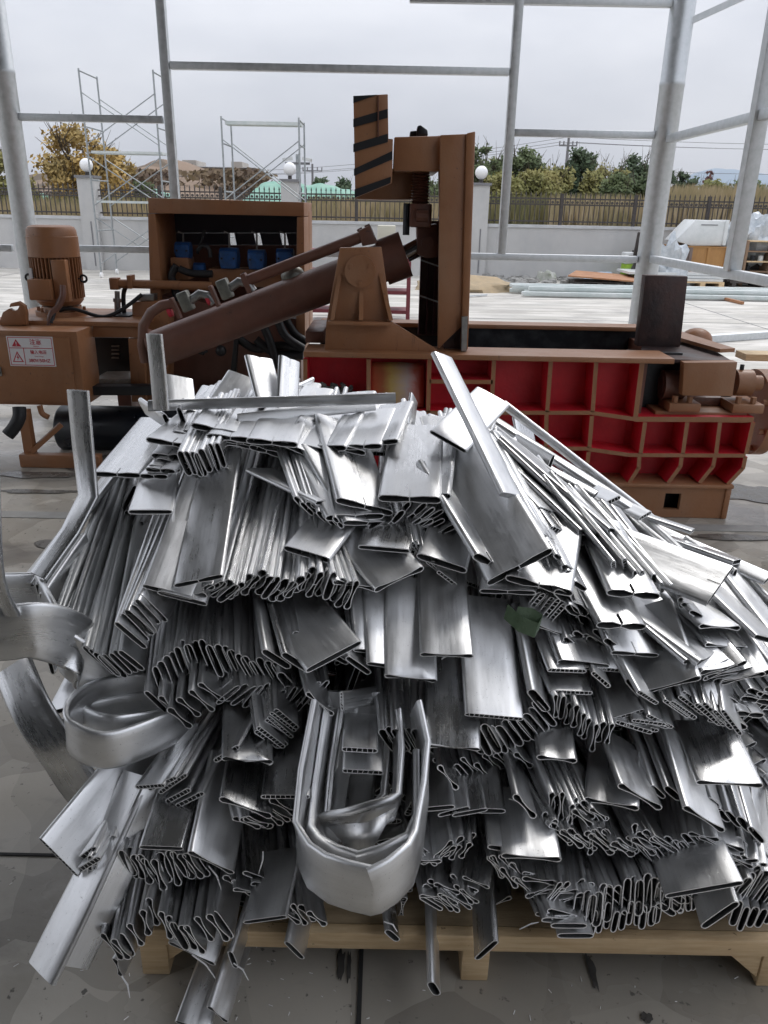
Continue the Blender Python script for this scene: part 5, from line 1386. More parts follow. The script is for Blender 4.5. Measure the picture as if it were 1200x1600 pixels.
B('long flat tube running off the right edge below the bright wide plate', 'tubes running off the right edge', 12, [(1130, 1120, 20), (1200, 1090, 20), (1260, 1040, 20)], [(960, 900), (1040, 880), (1120, 850)], .1, .016, ['flat', 'two'], l0=.06, l1=-.02, jit=9, ext=.2)
B('bent thin tube end in the wavy group below the centre right bundle', 'wavy group at centre right', 9, [(868, 1100, 85), (885, 1115, 95), (925, 1150, 85), (955, 1150, 88)], [(790, 960), (850, 960), (910, 980)], .075, .013, ['flat', 'bone'], l0=.09, l1=-.01, crush=.5, jit=5)
# centre packed row
B('dark rounded tube in the neat packed row at centre, left of the bright strip', 'neat packed row at centre, left part', 7, [(607, 1155, 72), (635, 1158, 74), (668, 1156, 76)], [(590, 930), (625, 925), (665, 925)], .085, .019, l0=.075, l1=-.03, jit=1.2, ext=.2)
B('dark rounded tube in the neat packed row at centre, right of the bright strip', 'neat packed row at centre, right part', 11, [(743, 1158, 84), (775, 1155, 80), (805, 1145, 74), (828, 1138, 66), (850, 1115, 60)], [(740, 960), (780, 950), (800, 930)], .085, .019, l0=.075, l1=-.03, jit=1.6, ext=.2)
B('narrow crushed dark end under the packed centre row', 'crushed ends under the packed centre row', 9, [(690, 1190, 40), (730, 1200, 50), (815, 1180, 60)], [(650, 1050), (760, 1050)], .065, .012, 'bone', l0=.03, l1=-.05, crush=.5, jit=8)
# lower left bodies
B('dark flat tube running down the lower left flank toward the floor', 'tubes hanging down the lower left flank', 14, [(184, 1330, 80), (200, 1345, 70), (236, 1365, 60), (276, 1358, 62), (310, 1350, 60)], [(250, 1130), (300, 1110), (360, 1110)], .085, .015, ['flat', 'bone'], l0=.06, l1=-.03, crush=.4, jit=5, ext=.2)
B('dark bent tube end in the jumble above the left end of the pallet', 'jumble above the left end of the pallet', 14, [(175, 1480, 60), (250, 1430, 70), (300, 1470, 50), (350, 1440, 60)], [(230, 1220), (300, 1230), (380, 1230)], .08, .014, ['flat', 'bone'], l0=.05, l1=-.04, crush=.7, jit=10)
B('crushed dark end in the small stack left of the bent loops', 'small stack left of the bent loops', 7, [(385, 1290, 15), (420, 1275, 28), (445, 1265, 32)], [(340, 1130), (430, 1120)], .075, .013, ['bone', 'flat'], l0=.08, l1=-.0, crush=.6, jit=4)
B('multi-chamber end in the crossed group at the lower left', 'crossed multi-chamber ends at lower left', 5, [(236, 1232, -12), (268, 1222, -30), (272, 1238, -32), (296, 1250, -28)], [(310, 1110), (370, 1100)], .085, .012, 'multi', l0=.09, l1=.0, jit=3)
B('multi-chamber end in the tidy slanted stack left of centre', 'slanted multi-chamber stack left of centre', 7, [(418, 1155, 36), (432, 1140, 36), (448, 1120, 36)], [(390, 1000), (440, 1000)], .085, .011, 'multi', l0=.09, l1=.0, jit=3)
B('multi-chamber end in the fan at the far lower left corner of the heap', 'multi-chamber fan at far lower left', 5, [(127, 1340, -60), (134, 1348, -60), (140, 1360, -62), (148, 1355, -68)], [(215, 1170), (250, 1170)], .085, .012, 'multi', l0=.1, l1=.0, jit=2)
B('thin strip in the dark cluster between the loops and the left jumble', 'dark cluster left of the loops', 12, [(370, 1370, 30), (410, 1390, 10), (450, 1420, 50), (490, 1440, 50)], [(370, 1200), (450, 1200)], .07, .012, ['bone', 'flat'], l0=.03, l1=-.05, crush=.45, jit=10)
# second left row
B('dark rounded tube in the second left row of upright open ends', 'second left row of upright ends', 20, [(250, 1065, 82), (272, 1050, 80), (292, 1020, 78), (345, 1030, 74), (395, 1045, 70), (450, 1065, 55)], [(270, 900), (340, 880), (430, 890)], .092, .017, l0=.06, l1=-.05, jit=3, ext=.2)
B('thin tube in the tilted row beneath the second left row', 'tilted row beneath the second left row', 14, [(345, 1082, -42), (400, 1085, -48), (450, 1095, -52), (500, 1085, -50)], [(330, 950), (470, 950)], .075, .013, l0=.045, l1=-.05, jit=4)
B('flattened end at the left foot of the second row', 'flattened ends at the left foot of the second row', 6, [(245, 1100, 50), (275, 1120, 45), (330, 1085, 38)], [(260, 960), (340, 950)], .08, .014, ['flat', 'bone'], l0=.07, l1=.0, crush=.5, jit=5)
# upper left big bundle
B('long grey tube in the big upper left bundle, seen on edge', 'big upper left bundle', 24, [(285, 930, 8), (330, 920, -35), (362, 925, -48), (400, 908, -55), (445, 922, -52), (480, 908, -60), (520, 920, -68), (550, 930, -65)], [(350, 715), (390, 705), (440, 740), (490, 830), (520, 850)], .08, .017, ['flat', 'two', 'flat'], l0=.10, l1=-.0, jit=2.5, ext=.15, crush=.15)
B('long grey tube in the edge-on fan at the far left of the heap', 'edge-on fan at the far left', 16, [(92, 985, 70), (125, 1003, 50), (148, 1024, 45), (170, 1040, 42), (205, 1035, 40)], [(178, 750), (195, 745), (215, 760), (238, 790)], .08, .014, l0=.10, l1=.02, jit=2, ext=.1, dull=1)
B('flat wide-faced tube in the stack left of the big upper bundle', 'stack left of the big upper bundle', 6, [(205, 990, 40), (222, 968, 45), (238, 950, 48)], [(285, 740), (310, 745), (330, 760)], .09, .015, l0=.125, l1=.03, jit=2, ext=.1)
B('narrow tube end in the small upright cluster under the bright top tubes', 'small upright cluster at upper left', 8, [(290, 722, 70), (312, 726, 68), (330, 712, 70), (345, 712, 68)], [(330, 640), (380, 620)], .075, .017, l0=.07, l1=-.0, jit=2)
B('flat bright tube end stacked at the left shoulder of the heap', 'stacked ends at the left shoulder', 5, [(262, 712, 8), (268, 722, 10), (255, 735, 12), (240, 745, 0)], [(340, 620), (360, 625)], .085, .016, 'two', l0=.07, l1=.0, jit=3)
B('bright flat tube rising toward the back top of the heap', 'bright tubes rising at the back left', 9, [(300, 690, 12), (340, 680, 12), (390, 690, 10)], [(340, 600), (390, 580), (440, 575)], .1, .015, ['two', 'flat'], l0=.05, l1=.03, jit=6)
# upper middle
B('twin-chamber end in the tilted cluster below the bright top tubes', 'tilted twin-chamber cluster at top centre', 8, [(613, 812, -48), (640, 795, -45), (655, 805, -42), (672, 815, -38), (680, 790, -45)], [(590, 752), (655, 740)], .085, .015, 'two', l0=.05, l1=.0, jit=3, s=8)
B('twin-chamber end in the slanted trio right of the tilted cluster', 'slanted trio near top centre', 4, [(650, 825, -26), (690, 832, -24), (705, 842, -15)], [(650, 775), (700, 780)], .09, .015, 'two', s=8, l0=.04, l1=.0, jit=3)
B('multi-chamber end in the dark little cluster at the heap centre', 'dark multi-chamber cluster at heap centre', 8, [(645, 858, 78), (665, 868, 50), (680, 890, 35), (700, 900, 35)], [(620, 760), (680, 740)], .07, .012, 'multi', l0=.055, l1=.0, jit=3)
B('long bright tube in the fan spreading to the upper right', 'fan spreading to the upper right', 8, [(840, 800, 25), (880, 830, 25), (930, 850, 20), (960, 830, 15)], [(740, 660), (770, 680), (800, 700)], .095, .014, ['two', 'flat', 'multi'], l0=.05, l1=.0, jit=8, ext=.1)
B('multi-chamber end in the leaning pack under the twin tube at right', 'leaning multi-chamber pack at centre right', 6, [(825, 945, -50), (845, 950, -50), (865, 965, -48)], [(790, 800), (850, 800)], .085, .012, 'multi', l0=.08, l1=.0, jit=3)
B('long tube beneath the twin-lobed tubes at upper right', 'tubes beneath the twin-lobed tubes at right', 10, [(900, 1010, 40), (950, 1010, 40), (1020, 990, 35)], [(830, 840), (880, 830), (950, 850)], .095, .016, ['flat', 'two'], l0=.07, l1=-.0, jit=7, ext=.1)
B('silvery tube lying across the back of the heap behind the top', 'tubes lying across the back top', 8, [(420, 700, 15), (500, 690, 10), (590, 690, 5)], [(470, 620), (540, 625), (620, 630)], .1, .015, ['two', 'flat'], l0=.04, l1=.02, jit=8)
B('dark tube in the shadowed layer just below heap centre', 'layer just below heap centre', 10, [(480, 1000, 40), (530, 1020, 30), (580, 1010, 15)], [(450, 860), (560, 850)], .09, .015, l0=.055, l1=-.02, jit=6)

B('narrow bright tube in the parallel sheaf right of the big dark grey tube', 'parallel sheaf right of the big dark tube', 9, [(830, 830, 55), (862, 850, 50), (880, 880, 50), (905, 915, 45)], [(742, 672), (770, 690), (800, 715)], .055, .014, ['flat', 'two'], l0=.13, l1=.04, jit=4)
B('narrow silver tube in the slanting sheaf on the right shoulder', 'slanting sheaf on the right shoulder', 10, [(960, 880, 60), (1000, 900, 55), (1060, 935, 50), (1090, 960, 45)], [(850, 745), (900, 770), (960, 800)], .05, .013, ['flat', 'multi'], l0=.12, l1=.03, jit=5)
B('narrow grey tube in the leaning sheaf left of the bright twin tube', 'leaning sheaf at the top centre', 8, [(470, 790, 60), (500, 800, 55), (530, 815, 50)], [(425, 670), (470, 665), (500, 660)], .05, .013, ['flat', 'two'], l0=.085, l1=.02, jit=3)
B('narrow tube in the steep sheaf on the right flank', 'steep sheaf on the right flank', 10, [(1030, 1240, 62), (1080, 1230, 60), (1150, 1290, 55), (1180, 1300, 50)], [(960, 1040), (1030, 1040), (1110, 1060)], .055, .014, 'flat', l0=.085, l1=-.0, jit=4)
# ---------------- single landmark pieces
S = add
S((640, 780), (652, 668), 2, .15, .02, 'two', .10, .07, 'bright twin tube lying flat at top centre, its open end facing forward')
S((676, 777), (690, 675), -4, .09, .02, 'flat', .075, .06, 'narrow bright tube tucked under the right side of the bright flat twin tube')
S((570, 792), (530, 660), 14, .15, .018, 'two', .09, .06, 'crumpled bright tube left of the bright flat tube at top centre')
S((555, 808), (470, 655), -2, .15, .018, 'two', .085, .04, 'two-lobed grey tube leaning left of the crumpled bright tube')
S((575, 818), (505, 700), 2, .14, .016, 'two', .06, .02, 'lower twin tube directly under the two-lobed grey tube at top centre')
S((516, 785), (408, 735), 20, .11, .012, 'flat', .075, .06, 'smooth dark grey flat strip pointing left across the upper bundle')
S((479, 866), (536, 795), 16, .115, .016, 'flat', .12, .09, 'short smooth grey tube pointing down left at heap centre', both=True)
S((556, 915), (500, 820), 10, .125, .014, 'flat', .09, .04, 'grey tube with pinched end left of heap centre', crush=.5)
S((624, 905), (545, 815), -25, .13, .015, 'flat', .10, .05, 'grey flat tube with slanted crushed end at heap centre', crush=.4)
S((600, 858), (615, 800), 5, .12, .012, 'flat', .10, .07, 'short dark tube piece above the slanted grey tube at heap centre')
S((690, 880), (712, 815), 18, .12, .018, 'flat', .09, .05, 'short dark open tube left of the big smooth grey tube')
S((812, 886), (690, 668), -28, .165, .022, 'two', .15, .09, 'big smooth dark grey twin tube pointing down right near the centre')
S((765, 880), (675, 735), 28, .12, .02, 'two', .12, .06, 'rounded silver tube along the left side of the big dark grey tube')
S((793, 925), (800, 780), 2, .125, .015, 'two', .11, .06, 'flat silver tube end hanging below the big dark grey tube')
S((690, 557), (798, 775), 20, .078, .016, 'flat', label='tall bright strip standing up diagonally above the heap centre', Y0=2.05, Y1=1.70)
S((700, 690), (770, 620), 30, .11, .012, 'flat', .08, .10, 'grey flat piece leaning right behind the tall bright strip', Y1=2.15)
S((842, 915), (868, 792), 14, .15, .021, 'lobe', .15, .10, 'bright twin-lobed tube right of the big dark grey tube')
S((893, 942), (850, 820), 38, .12, .024, 'lobe', .12, .07, 'fat twin-lobed tube with tilted open end right of centre')
S((905, 962), (860, 850), 42, .11, .022, 'lobe', .09, .05, 'second fat twin tube, right beneath the tilted one')
S((971, 978), (900, 850), 3, .125, .022, 'lobe', .14, .09, 'long twin-lobed silver tube with level end at right')
S((992, 1022), (930, 880), 4, .125, .015, 'two', .11, .06, 'flat tube just beneath the long twin-lobed silver tube')
S((990, 929), (932, 815), 5, .13, .022, 'lobe', .15, .10, 'short fat twin-lobed silver tube in front of the wide bright plate')
S((1125, 915), (830, 805), -55, .15, .014, 'two', .20, .14, 'very wide bright ribbed plate pointing to the right', segs=8, s=4)
S((912, 1038), (870, 935), 6, .13, .018, 'flat', .11, .06, 'dark open tube below the fat twin tubes at right')
S((935, 1045), (900, 930), 5, .12, .014, 'multi', .095, .05, 'dark tube layered under the dark open tube at right')
S((860, 985), (830, 900), 20, .12, .015, 'bone', .10, .05, 'dark torn tube behind the green strap', crush=.8)
S((960, 1010), (900, 880), 50, .09, .016, 'flat', .11, .06, 'narrow tube on edge beside the long twin-lobed tube')
S((1045, 1072), (1005, 950), -15, .14, .016, 'flat', .13, .09, 'very shiny creased tube on the right flank', crush=.3)
S((1000, 1085), (930, 960), 60, .1, .014, 'flat', .09, .04, 'pointed shiny strip hanging below the creased tube at right', slant=.5)
S((1125, 980), (1060, 930), 3, .12, .014, 'flat', .13, .09, 'crumpled short tube with rag edge right of the fat twin tubes', crush=.9)
S((1135, 1010), (1080, 950), 5, .12, .012, 'flat', .1, .07, 'second crumpled tube below the ragged short tube at right', crush=.9)
S((1200, 1000), (1110, 915), 30, .12, .014, 'flat', .12, .08, 'smooth greenish silver tube at the right edge')
S((1085, 1100), (1060, 1000), 5, .12, .012, 'multi', .10, .05, 'multi-chamber tube with level end at the right')
S((892, 1082), (860, 1000), 2, .10, .012, 'multi', .11, .06, 'multi-chamber tube with level end right of the strap')
S((886, 1048), (850, 960), 2, .09, .012, 'multi', .12, .06, 'short multi-chamber tube end just above the other level one')
S((939, 1062), (915, 1000), 65, .06, .012, 'multi', .12, .09, 'tiny upright multi-chamber piece at right of centre')
S((1012, 1090), (950, 980), 32, .085, .012, 'multi', .13, .07, 'single tilted multi-chamber end above the fanned cluster')
# centre front flats
S((642, 1060), (640, 905), 6, .115, .013, 'flat', .115, .07, 'dark flat strip with ragged end, leftmost of the four hanging flats', crush=.5, rag=.003)
S((698, 1024), (690, 890), 2, .115, .013, 'flat', .13, .08, 'dark flat strip second from left of the four hanging flats', crush=.2)
S((707, 1168), (706, 1010), 4, .115, .012, 'flat', .14, .075, 'bright scratched flat strip in front of the packed centre row', crush=.5, rag=.003)
S((772, 1120), (755, 935), 5, .125, .014, 'multi', .145, .07, 'widest bright flat strip with multi-chamber end, rightmost of the hanging flats')
S((600, 1040), (590, 905), 8, .08, .013, 'flat', .105, .05, 'narrow dark strip left of the four hanging flats')
S((576, 1018), (565, 900), 6, .07, .013, 'flat', .09, .05, 'short narrow dark strip left of the narrow one')
S((522, 1026), (450, 935), -28, .135, .015, 'flat', .14, .07, 'wide dark smooth tube pointing down right above the loops')
S((560, 1040), (520, 960), 35, .09, .013, 'flat', .10, .05, 'small dark tube right of the wide dark smooth tube')
S((432, 1030), (415, 935), 33, .085, .016, 'flat', .13, .06, 'dark open tube, left of two parallel ones above the loops')
S((463, 1035), (435, 940), 33, .09, .016, 'flat', .125, .06, 'dark open tube, right of two parallel ones above the loops')
S((500, 1100), (480, 1030), 40, .09, .012, 'bone', .12, .06, 'dark crushed flap hanging above the left loop leg', crush=1)
S((842, 1095), (815, 960), 60, .1, .02, 'flat', .12, .06, 'large rounded tube with tall open end right of the packed row')
S((562, 1172), (565, 1110), 3, .075, .012, 'multi', .13, .1, 'short multi-chamber piece above the loops, upper of two')
S((567, 1206), (568, 1120), 3, .085, .012, 'multi', .12, .09, 'short multi-chamber piece inside the loops, lower of two')
# pale bars stack
for k in range(4):
    S((534, 1088 + k * 5), (592, 1078 + k * 5), 80, .02, .008, 'flat', .13, .12, 'thin pale bar in the little level stack above the loops', 'thin pale bars above the loops')
# left
S((40, 915), (182, 720), -8, .115, .014, 'two', .12, .06, 'long bright tube along the left outline of the heap', segs=8)
S((183, 742), (250, 650), 2, .12, .015, 'two', .10, .05, 'bright flat tube end at the left shoulder, pointing down left')
S((270, 694), (375, 600), 10, .145, .016, 'two', .12, .05, 'bright wide tube at the top left with its twin end forward')
S((335, 672), (380, 590), 12, .12, .017, 'two', .11, .06, 'bright tube right of the wide top-left one')
S((360, 685), (405, 580), 6, .12, .016, 'two', .10, .05, 'bright tube second right of the wide top-left one')
S((425, 692), (470, 600), 5, .13, .016, 'two', .10, .05, 'bright tube at the top behind the level bar')
S((310, 908), (345, 710), -12, .115, .015, 'two', .145, .07, 'widest bright tube lying on the big upper left bundle', segs=8)
S((262, 925), (325, 745), 14, .11, .015, 'flat', .13, .06, 'flat bright tube left of the widest one on the upper bundle')
S((285, 935), (340, 760), 14, .11, .015, 'flat', .12, .055, 'flat tube tucked under the widest bright one')
S((64, 930), (120, 830), 70, .08, .014, 'flat', .12, .06, 'dark-mouthed tube on edge at the left outline')
S((70, 945), (135, 850), 72, .08, .014, 'flat', .10, .05, 'second tube on edge at the left outline')
S((235, 800), (250, 745), 0, .1, .012, 'flat', .13, .1, 'pointed shiny piece on the left fan')
S((150, 1175), (420, 1010), -55, .11, .014, 'flat', .0, .0, 'shiny strip crossing under the left loops') if False else None
S((92, 1340), (235, 1160), 45, .12, .014, 'multi', .13, .04, 'long shiny angled strip at the far lower left, multi-chamber end', segs=8)
S((354, 1178), (400, 1100), -50, .08, .012, 'multi', .12, .06, 'tilted multi-chamber end left of the wavy dark flap')
S((387, 1188), (385, 1105), 4, .105, .013, 'flat', .14, .08, 'wavy dark flap bending down at lower left of centre', crush=1, rag=.004)
S((384, 1262), (395, 1180), 20, .115, .014, 'flat', .13, .08, 'dark tube with swirled reflections left of the loops', crush=.6)
S((446, 1245), (455, 1150), 0, .1, .012, 'multi', .12, .06, 'flat dark tube with multi-chamber end touching the loops')
S((330, 1348), (360, 1190), 26, .115, .014, 'flat', .13, .06, 'wide dark flat tube at the lower left', crush=.5, segs=8)
S((252, 1325), (290, 1200), 2, .09, .013, 'flat', .13, .06, 'dark flat piece with level end at the lower left')
S((300, 1490), (370, 1310), 26, .11, .014, 'flat', .12, .05, 'wide dark strip hanging over the left end of the pallet', Y0=1.13, crush=.6)
S((184, 1512), (300, 1300), 70, .08, .014, 'flat', .12, .05, 'long dark strip with torn tip hanging past the pallet corner', Y0=1.12, crush=.6)
S((340, 1585), (420, 1330), 40, .07, .013, 'flat', .1, .05, 'long strip reaching below the pallet, right of two', Y0=1.08, crush=.6, segs=8)
S((300, 1605), (380, 1380), 20, .075, .013, 'flat', .1, .03, 'long strip reaching below the pallet, left of two', Y0=1.07, segs=8)
S((364, 1500), (410, 1360), 70, .07, .014, 'flat', .12, .05, 'dark strip on edge left of the bottom middle', Y0=1.14)
S((414, 1437), (440, 1330), -8, .1, .012, 'flat', .1, .05, 'dark flat piece with level end above the pallet rail')
S((460, 1485), (480, 1390), 45, .07, .014, 'flat', .1, .04, 'short dark tube hanging over the pallet rail, left of the loops', Y0=1.15)
S((613, 1462), (605, 1400), 42, .055, .015, 'flat', .1, .04, 'tiny tube end poking out under the loops', Y0=1.17)
S((678, 1545), (672, 1370), 82, .06, .018, 'flat', .1, .05, 'long narrow strip hanging below the pallet rail at centre', Y0=1.1, segs=8)
S((760, 1485), (745, 1225), -42, .09, .014, 'flat', .13, .08, 'long dark vertical strip hanging over the pallet at centre', Y0=1.13, segs=8)
S((1100, 1390), (1060, 1290), -10, .155, .014, 'flat', .13, .05, 'wide dark flat tube at the lower right above the pallet')
S((1125, 1430), (1105, 1365), -35, .1, .016, 'flat', .12, .08, 'bright bent tube end turned down at the lower right', Y0=1.15)
S((1000, 1245), (965, 1155), 30, .115, .014, 'flat', .14, .07, 'grey flat tube lying slanted on the lower right bundle', crush=.4)
S((955, 1256), (960, 1170), 10, .11, .013, 'flat', .12, .06, 'dark flat tube just left of the slanted grey one', crush=.4)
S((1100, 1280), (1060, 1150), 32, .12, .014, 'flat', .14, .07, 'dark grey slanting tube near the right edge', crush=.5)
S((1140, 1225), (1100, 1130), 3, .14, .013, 'flat', .13, .07, 'shiny square-looking flat tube near the right edge', crush=.2)
S((830, 1340), (815, 1235), 4, .12, .014, 'flat', .13, .06, 'dark speckled flat tube right of the long vertical strip', crush=.3)
S((792, 1327), (780, 1240), 8, .08, .014, 'flat', .11, .05, 'dark flat piece left of the speckled flat tube')
S((870, 1186), (860, 1110), 6, .085, .014, 'bone', .11, .05, 'lone level crushed end under the packed centre row', crush=.6)
S((700, 1215), (690, 1160), 65, .07, .014, 'bone', .12, .08, 'lone crushed end pointing down right of the loops', crush=1)
S((820, 1260), (800, 1180), 60, .075, .014, 'bone', .13, .07, 'crushed crossed piece with a bright torn sliver')
# long bars on top
S((232, 634), (618, 622), 88, .03, .016, 'flat', label='long level silver bar across the back top of the heap', Y0=2.0, Y1=2.05, both=True)
S((372, 656), (585, 632), 80, .035, .014, 'flat', label='shorter silver bar just below the long level bar', Y0=1.98, Y1=2.1, both=True)
S((1020, 812), (787, 632), -45, .04, .02, 'flat', label='uppermost long thin bar slanting down to the right', Y0=2.1, Y1=2.35, both=True)
S((1005, 806), (768, 655), -45, .045, .02, 'flat', label='middle long thin bar slanting down to the right', Y0=2.02, Y1=2.3, both=True)
S((930, 774), (762, 684), -45, .04, .018, 'flat', label='lowest long thin bar slanting down to the right', Y0=2.0, Y1=2.2, both=True)
S((1082, 830), (900, 770), -40, .045, .012, 'multi', label='silver tube with dark end pointing right, above the wide plate', Y0=2.0, Y1=2.2)
S((1200, 905), (960, 800), -45, .05, .012, 'flat', label='long thin bar running off the right edge behind the plate', Y0=1.9, Y1=2.3)
S((1008, 806), (890, 752), -30, .05, .012, 'multi', label='multi-chamber tube end resting right of the long thin bars', Y0=1.98, Y1=2.25)
S((958, 782), (880, 740), -25, .05, .014, 'multi', label='multi-chamber tube end beneath the long thin bars', Y0=1.98, Y1=2.25)
S((835, 752), (815, 655), 10, .08, .01, 'flat', label='upright flat silver piece behind the slanting bars', Y0=2.25, Y1=2.4, both=True)
S((735, 690), (755, 645), 5, .1, .012, 'flat', label='white-bright flat piece behind the tall diagonal strip', Y0=2.1, Y1=2.2)
S((640, 670), (646, 622), 60, .05, .01, 'flat', label='small triangular flap standing at the top centre', Y0=2.1, Y1=2.2)
S((425, 640), (404, 560), 8, .09, .014, 'two', label='bright tube with upturned end, left of the two tallest at the back', Y0=2.1, Y1=2.25, both=True)
S((448, 645), (452, 562), 20, .07, .014, 'two', label='bright tube with upturned end, right of the two tallest at the back', Y0=2.1, Y1=2.25, both=True)
S((345, 640), (378, 588), 20, .09, .014, 'flat', label='pointed bright tube behind the top left tubes', Y0=2.1, Y1=2.25, both=True)
S((285, 640), (280, 590), 10, .08, .01, 'flat', label='short bright flat piece standing behind the long level bar at left', Y0=2.05, Y1=2.15, both=True)
S((262, 660), (225, 635), 45, .06, .014, 'flat', label='open tube end facing left at the left end of the level bar', Y0=2.0, Y1=2.1)
S((285, 655), (300, 625), 70, .07, .014, 'flat', label='second open tube end at the left end of the level bar', Y0=1.98, Y1=2.2)

# ---------------- bent bands and loops
def band(pts, W, T, wdir, label, group=None, sub=6, Y=None, mi=0, kind='flat', ang=False):
    ps = [atY(*p) for p in pts]
    out_ = []
    if ang: out_ = ps
    else:
        for i in range(len(ps) - 1):
            a = ps[max(i - 1, 0)]; b = ps[i]; c = ps[i + 1]; d = ps[min(i + 2, len(ps) - 1)]
            for k in range(sub):
                t = k / sub
                out_.append(.5 * ((2 * b) + (-a + c) * t + (2 * a - 5 * b + 4 * c - d) * t * t + (-a + 3 * b - 3 * c + d) * t ** 3))
        out_.append(ps[-1])
    g = strip_geo(out_, Vector(wdir), W, T, kind, 0, 0, wfix=True, both=True, mi=mi)
    SPEC.append((5000, g, out_[0], label, group))
up_ = CM @ Vector((0, 1, .25))
band([(498, 1105, 1.36), (478, 1210, 1.25), (466, 1290, 1.18), (470, 1325, 1.14), (484, 1352, 1.10), (512, 1372, 1.065), (548, 1384, 1.04), (582, 1392, 1.03), (584, 1392, 1.03), (612, 1376, 1.045), (640, 1350, 1.08), (652, 1318, 1.13), (664, 1235, 1.22), (664, 1170, 1.29), (648, 1110, 1.36)], .105, .013, up_, 'outermost big bent loop hanging at the front centre of the heap', ang=True)
band([(515, 1105, 1.38), (496, 1230, 1.27), (486, 1300, 1.19), (500, 1325, 1.15), (528, 1342, 1.11), (560, 1352, 1.095), (562, 1352, 1.095), (600, 1340, 1.10), (640, 1318, 1.13), (652, 1280, 1.18), (650, 1180, 1.3)], .06, .016, up_, 'second bent loop nested inside the outermost one', ang=True)
band([(533, 1110, 1.40), (518, 1200, 1.32), (508, 1288, 1.235), (512, 1296, 1.215), (560, 1282, 1.18), (612, 1262, 1.20), (620, 1250, 1.22), (624, 1180, 1.3), (620, 1120, 1.38)], .075, .016, CM @ Vector((.15, 1, .5)), 'third bent loop with folded triangular tip inside the nest', ang=True)
band([(548, 1180, 1.38), (552, 1225, 1.34), (566, 1258, 1.30), (582, 1266, 1.28), (600, 1240, 1.31), (606, 1150, 1.38)], .03, .014, up_, 'innermost thin bent strip inside the nested loops', ang=True)
g_a, g_b, g_c = atY(512, 1290, 1.205), atY(618, 1262, 1.19), atY(568, 1352, 1.12)
fold = MB().add([g_a, g_b, g_c, g_a.lerp(g_b, .5) + (g_c - g_a) * .15 - ray(560, 1290) * .03, g_a.lerp(g_c, .5) - ray(540, 1320) * .012, g_b.lerp(g_c, .5) - ray(590, 1310) * .012], [(0, 3, 4), (3, 1, 5), (4, 3, 5), (4, 5, 2)])
me_ = fold.build('folded_flap', ALU, smooth=180, label='bright folded triangular flap in the middle of the nested loops', cat='aluminium flap')
at2 = me_.data.attributes.new('strip', 'FLOAT_VECTOR', 'POINT'); at2.data.foreach_set('vector', [c for v in me_.data.vertices for c in (v.co.x, v.co.z, 3.5)])
sm_ = me_.modifiers.new('thickness', 'SOLIDIFY'); sm_.thickness = .003
sidew = CM @ Vector((1, .1, 0))
for k, (xa_, xb_) in enumerate(((508, 478), (522, 500), (548, 528), (575, 560))):
    band([(xa_, 1080, 1.44), ((xa_ + xb_) / 2, 1200, 1.36), (xb_, 1330 - k * 20, 1.25)], .05 + .01 * (k % 2), .016, sidew, 'straight dark tube dropping behind the nested loops', 'tubes behind the nested loops', sub=3)
# left silver loops
band([(250, 1030, 1.62), (195, 1048, 1.54), (140, 1040, 1.47), (120, 1005, 1.44), (60, 985, 1.38), (0, 990, 1.36), (-50, 985, 1.38), (-85, 950, 1.5), (-40, 935, 1.62), (60, 930, 1.7)], .12, .014, up_, 'wide shiny band bulging out at the left edge', sub=7)
band([(62, 925, 1.62), (80, 960, 1.5), (110, 1020, 1.44), (160, 1045, 1.46), (230, 1035, 1.56)], .1, .014, up_, 'shiny creased band curling inside the left bulge', sub=6)
band([(260, 1075, 1.52), (170, 1085, 1.45), (118, 1110, 1.36), (112, 1150, 1.3), (165, 1172, 1.28), (240, 1150, 1.34), (300, 1120, 1.44)], .085, .014, up_, 'shiny U-shaped loop at the left below the bulging band', sub=7)
band([(250, 1100, 1.5), (180, 1110, 1.44), (135, 1125, 1.38), (180, 1140, 1.34), (250, 1130, 1.4)], .07, .013, up_, 'inner shiny strip nested in the left U-shaped loop', sub=6)
band([(20, 1040, 1.45), (50, 1110, 1.38), (95, 1180, 1.34), (140, 1245, 1.36), (200, 1290, 1.42)], .09, .013, CM @ Vector((1, .45, 0)), 'silver strip curving down from the left loops to the floor side', sub=6)
# upright pieces left
band([(122, 610, 1.75), (130, 700, 1.74), (138, 775, 1.72), (110, 830, 1.66), (60, 900, 1.58)], .058, .012, CM @ Vector((1, .1, .3)), 'tall upright silver strip at the left, bent at its foot', ang=True)
band([(241, 522, 1.9), (247, 580, 1.9), (252, 640, 1.9)], .045, .012, CM @ Vector((1, 0, .3)), 'narrow upright translucent-looking strip in front of the oil cylinder', ang=True)
band([(-16, 640, 1.3), (-14, 760, 1.3), (-6, 900, 1.32), (20, 960, 1.36)], .035, .012, CM @ Vector((1, 0, .2)), 'blurry grey strip standing at the very left edge', sub=4)
# folded end of the lower left gutter strip and turned-down tip
band([(120, 1520, 1.10), (100, 1400, 1.16), (175, 1300, 1.25), (210, 1230, 1.3)], .075, .014, CM @ Vector((1, -.35, .3)), 'dark face of the folded gutter strip at lower left', sub=4) if False else None
band([(112, 1508, 1.085), (180, 1370, 1.18), (250, 1220, 1.31)], .075, .014, CM @ Vector((.8, -.75, -.6)), 'dark inner wall strip beside the folded gutter strip at lower left', sub=4)

band([(66, 1520, 1.07), (140, 1370, 1.17), (215, 1210, 1.32)], .085, .014, CM @ Vector((1, .35, .35)), 'folded gutter-like shiny strip reaching the floor at lower left', sub=4)
